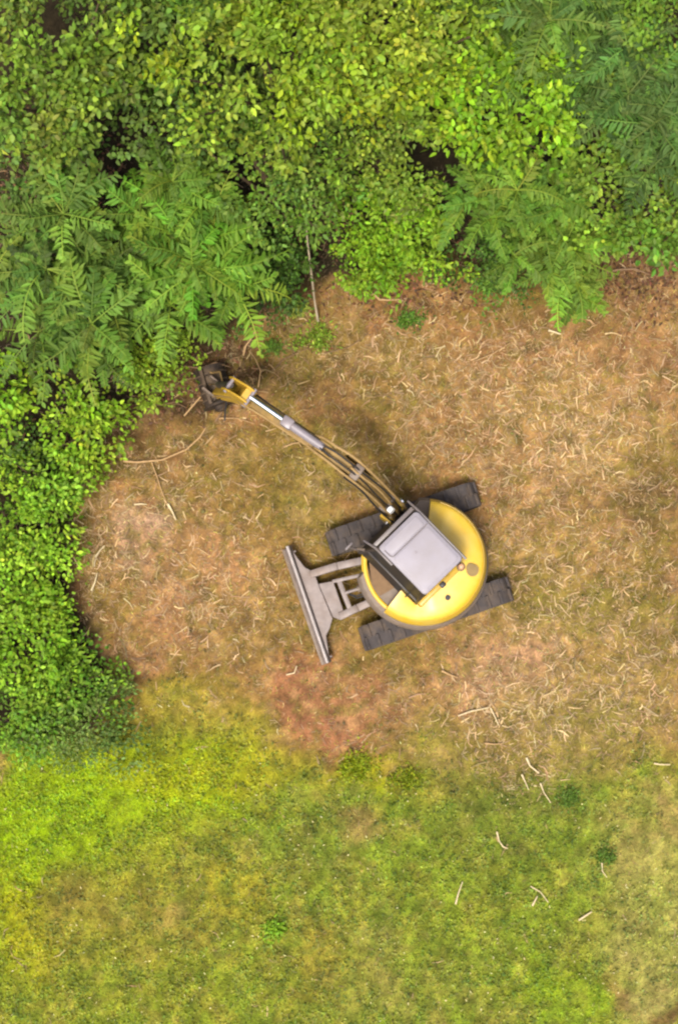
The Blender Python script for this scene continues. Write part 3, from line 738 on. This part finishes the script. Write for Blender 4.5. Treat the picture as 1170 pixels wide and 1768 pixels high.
# ------------------------------------------------------------------ trees, bushes, weeds
M_bark = mat('bark', alb((112, 90, 66)), .9, 0, .2, .3, 20, bump=.4)
M_twig = mat('pale_stem', alb((196, 176, 142)), .8, 0, .2, .15, 20)
GRP_TREE = 'trees and tall saplings of the wood edge'
GRP_BUSH = 'bushes of the overgrown edge'
def wood(root, height, tips, r0, name='trunk', m=None):
    """tapered trunk with limbs running up to some of the leaf clumps"""
    mb = MB(); rr_ = random.Random(int(height * 1000) + len(tips))
    top = Vector((rr_.uniform(-.2, .2), rr_.uniform(-.2, .2), height * .82))
    pts = [Vector((0, 0, -.1)), Vector((rr_.uniform(-.08, .08), rr_.uniform(-.08, .08), height * .3)), Vector((top.x * .6, top.y * .6, height * .58)), top]
    mb.tube(pts, [r0, r0 * .8, r0 * .55, r0 * .25], 8)
    for t in tips:
        t = Vector(t); k = rr_.uniform(.25, .7); base = pts[1].lerp(pts[3], k)
        mid = base.lerp(t, .5) + Vector((rr_.uniform(-.1, .1), rr_.uniform(-.1, .1), .12))
        mb.tube([base, mid, t], [r0 * .34, r0 * .22, r0 * .08], 6)
    return mb.build(name, m or M_bark, root)
def palette(cols, n, spread):
    cols = np.array(cols, float); w = RNG.dirichlet(np.full(len(cols), .8), n)
    return jit(alb(w @ cols, 1.12, .84), spread, n)
def broad(name, label, cat, px, py, z, r, cols, L=.11, dens=1.0, flat=.55, clump=.30, wide=.72, gap=0, upn=.42, group=None, stretch=1.0, hug=False):
    """leafy crown of radius r (m) whose middle stands at height z, seen at px, py"""
    c = P(px, py, z)
    root = empty(name, (c.x, c.y, 0)); tag(root, label, cat, group)
    rz = min(r * flat, z * .75)
    nc = max(8, int(40 * (r / .9) ** 2 * dens))
    d = rand_dirs(nc * 3, -.15, 1.0)
    if gap: d = d[fbm(d[:, 0] * 2.2 + px * .1, d[:, 1] * 2.2 + py * .1, 19, 2) > gap]
    d = d[:nc]; nc = len(d)
    lump = .52 + .95 * fbm(d[:, 0] * 2.1 + px, d[:, 1] * 2.1 + py + d[:, 2], 13, 2)
    rad = lump * RNG.uniform(.45, 1.12, nc)
    cc = d * np.array((r, r * stretch, rz)) * rad[:, None] + np.array((0, 0, z))
    cc[:, 2] += RNG.normal(0, .20 * min(1, z / 2.5), nc)
    cc[:, 2] = np.maximum(cc[:, 2], .10)
    per = int(44 * (.11 / L) ** 1.4)
    cs = RNG.uniform(.45, 1.35, nc) * clump * .82
    k = np.repeat(np.arange(nc), per); n_ = len(k)
    off = RNG.normal(0, 1, (n_, 3)); off = off / np.linalg.norm(off, axis=1, keepdims=True) * (RNG.random(n_) ** .5)[:, None]
    el_ = RNG.uniform(0, PI, nc); ee = np.stack([np.cos(el_), np.sin(el_)], -1)[k]            # twigs are longer than wide
    off *= np.stack([cs[k], cs[k], cs[k] * .7], -1)
    off[:, :2] += ee * (off[:, :2] * ee).sum(1, keepdims=True) * .9
    pos = cc[k] + off
    pos[:, 2] = np.maximum(pos[:, 2], .03 + .05 * RNG.random(n_))
    if cat == 'bush':                                             # single shoots straggle past the mound
        far = RNG.random(nc) < .18; pos[:, :2] += ((cc[:, :2] * .28 + RNG.normal(0, .06, (nc, 2))) * far[:, None])[k]
        pos[:, 2] *= np.where(far, .6, 1)[k]; pos[:, 2] = np.maximum(pos[:, 2], .03)
    out = unit(off + d[k] * .06)
    ax = unit(out * np.array((1, 1, .4)) + RNG.normal(0, .5, (n_, 3)) + np.array((0, 0, -.15)))
    nrm = unit(np.array((0, 0, .8)) + out * .4 + RNG.normal(0, upn * 1.2, (n_, 3)))
    cb = palette(cols, nc, .16)                                   # each twig of leaves has its own green
    tint = jit(cb[k], .22, n_)
    young = RNG.random(n_) < .10
    tint[young] = np.clip(tint[young] * np.array((1.5, 1.4, 1.25)), 0, .8)
    V, F, S, T = leaves(pos, ax, nrm, RNG.uniform(.5, 1.35, n_) * (L * RNG.uniform(.7, 1.25, nc)[k]), RNG.uniform(.75, 1.2, n_) * L * wide * .9, tint)
    link('crown' if cat == 'tree' else 'foliage', np_mesh('leaves', V, F, S, T), M_leaf, root)
    pick = RNG.permutation(nc)[:min(nc, 14)]
    wood(root, z if cat == 'tree' else z * .8, [tuple(cc[i]) for i in pick], .03 + .018 * z, 'trunk' if cat == 'tree' else 'stems')
    return root
def pinnate(name, label, cat, px, py, z, r, cols, nros=8, nfr=9, FL=.85, LL=.17, LW=.050, group=None, stretch=1.0, tiltdir=None):
    """sapling with feathery leaves: rosettes of long fronds on a few stems"""
    c = P(px, py, z)
    root = empty(name, (c.x, c.y, 0)); tag(root, label, cat, group)
    ang = RNG.uniform(0, 2 * PI, nros); rad = np.sqrt(RNG.random(nros)) * max(r - FL * .62, .05)
    ros = np.stack([rad * np.cos(ang), rad * np.sin(ang) * stretch, z + RNG.uniform(-.55, .25, nros) - .25 * rad], -1)
    ros[0, :2] = 0; ros[0, 2] = z + .2
    ros[:, 2] = np.maximum(ros[:, 2], .35)
    nfr = nfr + 4; nf = nros * nfr; kr = np.repeat(np.arange(nros), nfr)
    az = (np.tile(np.arange(nfr), nros) / nfr) * 2 * PI + RNG.uniform(0, 6, nros)[kr] + RNG.normal(0, .4, nf)
    fl = FL * RNG.uniform(.4, 1.15, nf); e0 = RNG.uniform(.0, 1.1, nf); e1 = e0 - RNG.uniform(.5, 1.7, nf)
    NP = 15; NS = 16
    t = np.linspace(0, 1, NS)
    el = e0[:, None] + (e1 - e0)[:, None] * t[None]
    st = fl[:, None] / (NS - 1)
    hx = np.concatenate([np.zeros((nf, 1)), np.cumsum(np.cos(el[:, :-1]) * st, 1)], 1); hz = np.concatenate([np.zeros((nf, 1)), np.cumsum(np.sin(el[:, :-1]) * st, 1)], 1)
    sw = RNG.normal(0, .3, nf)[:, None] * hx ** 2 / FL
    dx, dy = np.cos(az)[:, None], np.sin(az)[:, None]
    pt = np.stack([ros[kr, 0][:, None] + hx * dx - sw * dy, ros[kr, 1][:, None] + hx * dy + sw * dx, ros[kr, 2][:, None] + hz], -1)
    pt[..., 2] = np.maximum(pt[..., 2], .05)
    fw = unit(np.gradient(pt, axis=1)); side = unit(np.cross(fw, np.array((0, 0, 1.)))); up = np.cross(side, fw)
    lt = .16 + .84 * (np.arange(NP) + .5) / NP; ii = np.clip((lt * (NS - 1)).astype(int), 0, NS - 2); fr = lt * (NS - 1) - ii
    base = pt[:, ii] * (1 - fr)[None, :, None] + pt[:, ii + 1] * fr[None, :, None]
    f_, s_, u_ = fw[:, ii], side[:, ii], up[:, ii]
    cf = palette(cols, nf, .2)
    Vs, Fs, Ss, Ts = [], [], [], []; o = 0
    ll = LL * (.55 + .75 * np.sin(np.clip(lt * 1.05, 0, 1) ** .8 * PI)[None]) * (fl / FL)[:, None]
    for sg in (-1, 1):
        ax = unit(s_ * sg + f_ * (.35 + .6 * lt ** 2)[None, :, None] - u_ * .22 + RNG.normal(0, .24, s_.shape))
        roll = RNG.normal(0, .45, (nf, 1, 1)); nn = unit(u_ + s_ * (sg * .25 + roll) + RNG.normal(0, .3, s_.shape))
        N = nf * NP
        V, F, S, T = leaves(base.reshape(N, 3), ax.reshape(N, 3), nn.reshape(N, 3), (ll * RNG.uniform(.6, 1.12, ll.shape) * np.where(RNG.random(ll.shape) < .08, .15, 1)).reshape(N), np.full(N, LW) * RNG.uniform(.8, 1.2, N),
                            jit(np.repeat(cf, NP, 0), .12, N), .12, .3)
        Vs.append(V); Fs.append(F + o); Ss.append(S); Ts.append(T); o += len(V)
    # the leaf stalks as thin ribbons
    wv = .008; a_ = pt + side * wv; b_ = pt - side * wv
    V = np.stack([a_, b_], 2).reshape(-1, 3); q = (np.arange(nf) * NS * 2)[:, None, None] + (np.arange(NS - 1) * 2)[None, :, None] + np.array([0, 1, 3, 2])[None, None]
    Vs.append(V); Fs.append(q.reshape(-1) + o); Ss.append(np.full(nf * (NS - 1), 4)); Ts.append(np.repeat(np.clip(cf * np.array((1.5, 1.25, 1.2)), 0, .8), NS - 1, 0))
    link('crown' if cat == 'tree' else 'foliage', np_mesh('fronds', np.concatenate(Vs), np.concatenate(Fs), np.concatenate(Ss), np.concatenate(Ts)), M_frond, root)
    wood(root, z, [tuple(v) for v in ros], .025 + .012 * z, 'trunk' if cat == 'tree' else 'stems')
    return root

YG = [(136, 170, 34), (110, 148, 30), (164, 186, 62)]
OL = [(104, 136, 38), (84, 116, 34), (132, 156, 58)]
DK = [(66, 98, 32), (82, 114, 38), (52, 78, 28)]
MG = [(94, 144, 38), (78, 124, 34), (120, 162, 46)]
LM = [(132, 178, 24), (112, 164, 24), (158, 194, 42)]
BG = [(92, 130, 52), (106, 144, 54), (76, 110, 44)]
FR = [(112, 152, 40), (96, 138, 38), (138, 170, 48)]
VN = [(138, 186, 32), (112, 166, 30), (166, 204, 46), (122, 172, 34)]
T_ = 'tree'; B_ = 'bush'
broad('broadleaf_tree', 'yellow green broadleaf tree with heart shaped leaves in the upper left corner', T_, 70, 120, 4.6, 1.4, YG + OL, .11, group=GRP_TREE, gap=0.41)
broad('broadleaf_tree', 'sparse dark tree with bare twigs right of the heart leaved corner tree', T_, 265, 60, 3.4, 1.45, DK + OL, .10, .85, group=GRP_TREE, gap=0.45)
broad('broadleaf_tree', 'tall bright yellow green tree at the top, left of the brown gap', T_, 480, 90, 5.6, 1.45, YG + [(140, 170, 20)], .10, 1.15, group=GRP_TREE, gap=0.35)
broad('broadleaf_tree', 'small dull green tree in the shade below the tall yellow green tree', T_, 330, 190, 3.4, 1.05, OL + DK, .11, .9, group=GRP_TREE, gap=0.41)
broad('broadleaf_tree', 'mid green tree hanging over the pale sapling stem', T_, 470, 290, 3.9, 1.05, MG + OL, .085, 1.0, group=GRP_TREE, gap=0.35)
broad('broadleaf_tree', 'dense lemon green tree at the top, right of the brown gap', T_, 660, 50, 5.4, 1.2, YG + [(164, 182, 20)], .10, 1.2, group=GRP_TREE, gap=0.33)
broad('broadleaf_tree', 'olive green tree of small leaves below the dense lemon green tree', T_, 660, 225, 4.2, 1.15, OL + YG, .08, 1.1, group=GRP_TREE, gap=0.37)
broad('broadleaf_tree', 'brilliant lime green tree right of the olive small leaved tree', T_, 865, 175, 4.7, 1.05, LM, .11, 1.2, group=GRP_TREE, gap=0.31)
pinnate('pinnate_tree', 'feathery dark green tree at the top, above the brilliant lime tree', T_, 945, 45, 5.2, 1.55, FR + BG, 14, 9, .85, group=GRP_TREE)
pinnate('pinnate_tree', 'bluish green feathery tree with dark gaps beside the brilliant lime tree', T_, 1080, 170, 5.0, 1.5, BG, 14, 9, .85, group=GRP_TREE)
broad('broadleaf_tree', 'small yellow green tree filling the upper right corner', T_, 1140, 60, 4.8, .8, YG + MG, .09, 1.0, group=GRP_TREE, gap=0.35)
broad('broadleaf_tree', 'yellow green tree at the right border, above the dead brush pile', T_, 1110, 335, 3.6, 1.15, YG + MG, .10, 1.0, group=GRP_TREE, gap=0.39)
pinnate('pinnate_tree', 'mid green feathery sapling directly below the brilliant lime tree', T_, 890, 335, 3.9, 1.35, FR + MG, 13, 9, .75, .13, group=GRP_TREE)
pinnate('pinnate_tree', 'young feathery sapling among the broad leaves above the sumac fronds', T_, 300, 320, 3.3, 1.2, FR + MG, 8, 9, .8, group=GRP_TREE)
pinnate('pinnate_tree', 'slender feathery sapling leaning out of the wood over the straw on the right', T_, 975, 420, 2.6, .85, FR + [(130, 170, 50)], 5, 9, .75, group=GRP_TREE)
pinnate('pinnate_bush', 'drooping pale frond bush reaching farthest onto the straw below the slender sapling', B_, 988, 505, 1.1, .62, FR + [(140, 170, 50)], 3, 9, .6, .15, group=GRP_BUSH)
pinnate('pinnate_tree', 'big cool green sumac with radiating fronds at the left border', T_, 85, 470, 3.5, 1.7, BG + FR, 13, 10, 1.05, .21, .058, group=GRP_TREE)
pinnate('pinnate_tree', 'bright green sumac with long fronds above the mulcher head', T_, 330, 455, 3.1, 1.35, FR + [(110, 170, 40)], 10, 10, 1.0, .2, .056, group=GRP_TREE)
pinnate('pinnate_bush', 'low sumac shoots between the big sumac and the yellow tipped bush', B_, 170, 585, 1.7, 1.1, BG + FR, 6, 9, .8, .16, group=GRP_BUSH)
broad('broadleaf_tree', 'dim tree of pale edged leaves beside the dark hole on the left', T_, 55, 290, 3.0, .9, OL + BG, .11, .8, group=GRP_TREE, gap=0.47)
broad('leafy_bush', 'bright leafy bush at the foot of the wood, right of the pale sapling stem', B_, 685, 400, 1.5, .95, LM + VN, .085, 1.2, group=GRP_BUSH)
broad('leafy_bush', 'small bright bush spilling onto the straw below the olive tree', B_, 655, 448, .9, .60, LM + VN, .075, 1.2, group=GRP_BUSH)
broad('leafy_bush', 'dull green low bush left of the pale sapling stem', B_, 480, 470, 1.1, .80, MG + DK, .075, 1.0, group=GRP_BUSH, gap=0.41)
broad('leafy_bush', 'dark low scrub between the bright leafy bush and the slender sapling', B_, 835, 450, .8, .85, DK + MG, .07, .9, group=GRP_BUSH, gap=0.39, stretch=.7)
broad('leafy_bush', 'yellow tipped bush with a few rusty leaves left of the mulcher head', B_, 265, 620, .9, .72, LM + YG, .085, 1.1, group=GRP_BUSH)
broad('leafy_bush', 'bushy lime clump at the left border above the dark hole in the vines', B_, 20, 680, 1.5, .60, LM, .11, 1.0, group=GRP_BUSH)
broad('leafy_bush', 'light green bush beside the bare dark soil under the mulcher', B_, 155, 720, 1.1, .62, VN + LM, .09, 1.0, group=GRP_BUSH, gap=0.35)
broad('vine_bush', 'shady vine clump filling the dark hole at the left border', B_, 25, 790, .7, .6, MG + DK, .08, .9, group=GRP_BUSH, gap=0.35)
broad('vine_bush', 'ragged vine clump below the dark hole at the left border', B_, 72, 850, .8, .74, VN, .09, 1.0, upn=.42, clump=.34, group=GRP_BUSH, gap=0.37)
broad('vine_bush', 'bright vine clump at the left border level with the cab', B_, 32, 975, .8, .86, VN, .09, 1.1, upn=.42, clump=.34, group=GRP_BUSH)
broad('vine_bush', 'glossy lime vine clump at the left border level with the dozer blade', B_, 42, 1100, .8, .92, VN + LM, .09, 1.15, upn=.42, clump=.34, group=GRP_BUSH)
broad('vine_bush', 'vine clump bulging onto the straw left of the dozer blade', B_, 132, 1182, .6, .66, VN + MG, .08, 1.1, upn=.42, clump=.34, group=GRP_BUSH)
broad('vine_bush', 'green vine clump at the border above the lime turf', B_, 30, 1235, .6, .75, MG + VN, .08, 1.0, upn=.42, clump=.34, group=GRP_BUSH)
broad('leafy_bush', 'dark bluish bush at the lower end of the vine bank', B_, 140, 1265, .6, .75, [(92, 124, 46), (108, 138, 50), (124, 150, 62)], .065, 1.0, group=GRP_BUSH, gap=0.33)
# pieces of the same wood just past the frame
broad('broadleaf_tree', 'broad green tree cut by the top border above the sparse dark tree', T_, 330, -60, 4.6, 1.3, MG + OL, .12, .8, group=GRP_TREE)
broad('broadleaf_tree', 'leafy tree cut by the top border above the feathery dark tree', T_, 820, -70, 4.8, 1.2, MG + OL, .12, .8, group=GRP_TREE)

# bare stems at the wood edge
def stick(name, label, cat, pts, r, m, group=None, n=7, z=.02):
    P_ = [P(*p) if len(p) == 3 else P(p[0], p[1], z) for p in pts]
    o = P_[0].copy(); mb = MB(); k = len(P_); px0 = pts[0][0]
    rs = [r * .82 * (1 - .45 * i / (k - 1)) * (1 + .2 * math.sin(i * 2.3 + px0)) for i in range(k)]
    mb.tube([p - o for p in P_], rs, n)
    ob = mb.build(name, m, None, loc=o, smooth=60); tag(ob, label, cat, group); return ob
M_chip = mat('split_pale_wood', alb((232, 208, 158)), .75, 0, .2, .15, 25)
M_tan = mat('dry_tan_stem', alb((196, 156, 104)), .8, 0, .2, .2, 25)
M_brn = mat('weathered_branch', alb((140, 108, 76)), .85, 0, .2, .25, 25)
stick('bare_sapling', 'thin pale bare sapling stem standing at the wood edge above the boom', 'sapling', [(549, 555, .0), (543, 520, .5), (537, 470, 1.0), (531, 420, 1.6), (528, 385, 2.0)], .028, M_twig)
st = stick('dead_branch', 'leaning dead branch crossing the bare sapling stem', 'branch', [(472, 392, 1.2), (500, 380, 1.5), (530, 366, 1.8), (545, 352, 2.1)], .022, M_brn)
for pts in ([(500, 395, 1.1), (512, 372, 1.5), (520, 350, 1.9)], [(520, 430, .5), (512, 400, 1.0), (488, 368, 1.5)]):
    st = stick('dead_branch', 'brown dead twig in the gap beside the bare sapling, %s' % ('short and nearly upright' if pts[0][0] == 500 else 'long and slanting left'), 'branch', pts, .016, M_brn)
STK = 'branches and sticks lying on the clearing'
S_ = [
    ('branch', 'long bowed tan branch on the straw below the mulcher head', [(213, 796), (238, 798), (280, 794), (322, 776), (345, 755), (356, 738)], .026, M_tan),
    ('branch', 'thin brown shoot running down from the long bowed branch', [(262, 798), (272, 825), (280, 850), (292, 878)], .015, M_tan),
    ('branch', 'straight pale stick poking out under the mulcher head', [(318, 718, .05), (337, 696, .1), (356, 674, .2)], .022, M_tan),
    ('branch', 'kinked pale stick standing out above the yellow arm', [(420, 614, .05), (424, 598, .1), (434, 584, .15), (442, 570, .2)], .024, M_tan),
    ('branch', 'thick pale crooked stick at the wood edge below the bright leafy bush', [(632, 507), (645, 508), (655, 517), (670, 518), (690, 517)], .032, M_tan),
    ('branch', 'bent grey brown branch beside the dead brush on the right border', [(1035, 472, .06), (1065, 466, .12), (1095, 464, .1), (1120, 474, .06)], .03, M_brn),
    ('branch', 'dark torn branch lying across the upper end of the mulcher head', [(318, 632, .25), (345, 636, .4), (372, 626, .45), (398, 634, .2)], .022, M_brn),
    ('branch', 'torn tan stem bent round the yellow arm foot', [(446, 668, .05), (450, 640, .25), (440, 618, .3), (430, 606, .1)], .014, M_tan),
    ('branch', 'short brown stub jammed under the lower end of the mulcher head', [(372, 728, .04), (384, 710, .1), (392, 690, .2)], .022, M_brn),
    ('branch', 'flat pale stem on the soil right below the mulcher head', [(378, 722), (410, 722), (440, 732)], .014, M_tan),
    ('branch', 'brown broken branch between the bush and the mulcher head', [(296, 668, .1), (318, 655, .25), (344, 652, .3)], .02, M_brn),
    ('branch', 'thin forked brown twig on the dark soil below the yellow tipped bush', [(250, 690), (275, 700), (302, 694), (322, 704)], .014, M_brn),
    ('branch', 'thin straight twig on the straw right above the cab', [(822, 622), (848, 612), (880, 592)], .014, M_tan),
    ('branch', 'forked tan stem on the straw right of the boom tip', [(560, 610), (600, 600), (625, 585), (650, 560)], .012, M_brn),
    ('branch', 'curved stem on the straw beyond the yellow arm', [(470, 640), (490, 620), (520, 606), (545, 598)], .013, M_brn),
    ('branch', 'short bleached stick beside the long thin shoot, left of the blade', [(290, 870), (298, 884), (304, 898)], .026, M_chip),
    ('wood shard', 'pale shard left of the boom with a hooked end', [(490, 772), (504, 766), (516, 764), (520, 772)], .02, M_tan),
    ('wood shard', 'cream shard lying flat below the big bowed branch at the vine edge', [(232, 871), (244, 870), (254, 871)], .02, M_chip),
    ('wood shard', 'yellowish splinter slanting at the vine edge beside the pink soil', [(165, 962), (173, 950), (181, 942)], .022, M_chip),
    ('wood shard', 'longer yellowish splinter lower down the vine edge', [(158, 1020), (164, 1006), (168, 990)], .022, M_chip),
    ('wood shard', 'white curved shard where the straw thins out below the machine', [(908, 1308), (914, 1322), (930, 1335)], .026, M_chip),
    ('wood shard', 'pale narrow shard just below the white curved shard', [(900, 1337), (906, 1350), (912, 1364)], .018, M_chip),
    ('wood shard', 'pair of crossed straws in the grass, the longer one', [(932, 1352), (938, 1368), (950, 1386)], .016, M_chip),
    ('wood shard', 'bent white sliver alone in the green grass', [(857, 1436), (861, 1452), (868, 1462), (876, 1465)], .018, M_chip),
    ('wood shard', 'straight pale stick standing in the grass left of the crossed slivers', [(786, 1561), (790, 1545), (798, 1522)], .02, M_chip),
    ('wood shard', 'curved sliver of the crossed pair in the lower right grass', [(915, 1530), (932, 1540), (946, 1558)], .015, M_chip),
    ('wood shard', 'short white sliver of the crossed pair in the lower right grass', [(918, 1564), (923, 1555), (927, 1547)], .022, M_chip),
    ('wood shard', 'bright slanting shard on the pale dry turf at lower right', [(998, 1589), (1010, 1581), (1021, 1574)], .026, M_chip),
    ('wood shard', 'hooked sliver beside the pale dry turf patch', [(1038, 1490), (1039, 1504), (1047, 1515)], .015, M_chip),
    ('wood shard', 'pale sliver at the right border below the straw', [(1128, 1318), (1140, 1320), (1156, 1320)], .02, M_chip),
    ('wood shard', 'fan of split wood beside the lower track, longest piece', [(790, 1236), (812, 1228), (842, 1222)], .02, M_chip),
    ('wood shard', 'fan of split wood beside the lower track, steep piece', [(846, 1222), (854, 1238), (860, 1252)], .017, M_chip),
    ('wood shard', 'flat pale strip right of the fan of split wood', [(836, 1283), (852, 1285), (868, 1284)], .018, M_tan),
    ('wood shard', 'broad cream shard below the slender sapling fronds', [(946, 570), (956, 573), (967, 577)], .026, M_chip),
    ('wood shard', 'short thick shard on the straw right of the boom', [(678, 770), (681, 758), (686, 744)], .022, M_tan),
    ('wood shard', 'pale crooked shard on the pinkish soil below the tracks', [(762, 1158), (774, 1164), (790, 1170)], .022, M_tan),
    ('wood shard', 'small hooked shard between blade and reddish soil', [(494, 1165), (508, 1162), (512, 1150)], .02, M_chip),
    ('wood shard', 'upright thin shard left of the dozer blade', [(478, 1020), (481, 1005), (484, 988)], .015, M_tan),
    ('wood shard', 'slanting shard on the clearing between boom and vine edge', [(428, 906), (434, 896), (440, 884)], .018, M_tan),
]
for cat, lab, pts, r, m in S_:
    stick('branch' if cat == 'branch' else 'wood_shard', lab, cat, pts, r, m, STK)
# weeds
WG = 'weeds standing in the clearing and turf'
W_ = [
    ('fresh green weed tuft on the straw below the bright leafy bush', 705, 552, .12, .24, MG, .06), ('yellowish weed tuft at the foot of the bare sapling stem', 545, 585, .14, .30, YG, .06),
    ('pale lime weed beside the bare sapling stem', 522, 530, .25, .22, [(176, 190, 74), (158, 180, 54)], .10), ('small weed tuft under the dull green low bush', 470, 598, .12, .22, MG + OL, .06),
    ('bright green weed tuft in the lower turf', 476, 1606, .16, .24, LM + VN, .085), ('green weed patch where the straw meets the turf', 985, 1375, .06, .26, MG + OL, .045), ('lime weed tuft below the reddish soil patch', 615, 1325, .10, .36, [(160, 172, 22), (140, 160, 20)], .06),
    ('lime weed tuft right of its twin below the reddish soil', 705, 1345, .09, .30, [(150, 160, 24), (130, 150, 24)], .06), 
    ('green weed beside the pale dry turf', 1045, 1480, .08, .24, MG + OL, .05),
    
]
for lab, px, py, z, r, cols, L in W_:
    c = P(px, py, z); n_ = int(520 * (r / .3) ** 2 * (.06 / L) ** 1.2)
    nb = 7; bo = RNG.normal(0, r * .24, (nb, 2)) * np.array((1.3, .8)); bs = RNG.uniform(.15, .5, nb) * r
    kb = RNG.integers(0, nb, n_); hv_ = RNG.random(n_) ** .8
    q = RNG.normal(0, 1, (n_, 2)) * bs[kb][:, None] * .8
    pos = np.stack([bo[kb, 0] + q[:, 0], bo[kb, 1] + q[:, 1], hv_ * z], -1)
    ax = unit(np.stack([q[:, 0] / r, q[:, 1] / r, RNG.uniform(-.2, .5, n_)], -1) + RNG.normal(0, .5, (n_, 3)))
    V, F, S, T = leaves(pos, ax, rand_up(n_, .5), RNG.uniform(.6, 1.4, n_) * L, RNG.uniform(.3, .6, n_) * L, jit(palette(cols, n_, .12), .2, n_))
    o = link('weed', np_mesh('weed', V, F, S, T), M_leaf, None, (c.x, c.y, -.03)); tag(o, lab, 'weed', WG)
# dead leaves: rusty scatter at the wood edge
def kd(c, g, w, x, y):
    px, py = topix(x, y); k = np.zeros(len(px))
    for bx, by, rx, ry, s in ((1110, 470, 90, 60, .9), (690, 500, 120, 40, .5), (250, 590, 50, 20, .6), (345, 655, 50, 40, 1.), (790, 470, 40, 50, .5), (380, 630, 60, 40, .5), (270, 700, 70, 24, .6), (100, 300, 160, 100, .5), (90, 770, 50, 60, .4), (500, 400, 60, 50, .6), (580, 200, 60, 200, .5)):
        k = np.maximum(k, s * np.exp(-((px - bx) / rx) ** 2 - ((py - by) / ry) ** 2))
    return k
x, y, c, g, w = scatter(70000, kd, y0=-2, y1=9.3); n_ = len(x)
V, F, S, T = leaves(np.stack([x, y, gheight(x, y) + RNG.uniform(.01, .06, n_)], -1), rand_dirs(n_, -.2, .3), rand_up(n_, .4), RNG.uniform(.04, .10, n_), RNG.uniform(.02, .05, n_),
                    jit(palette([(120, 76, 46), (150, 104, 64), (90, 62, 40)], n_, .2), .2, n_))
tag(link('dead_leaves', np_mesh('dead_leaves', V, F, S, T), M_leaf), 'rusty brown dead leaves along the foot of the wood', 'dead leaves', kind='stuff')
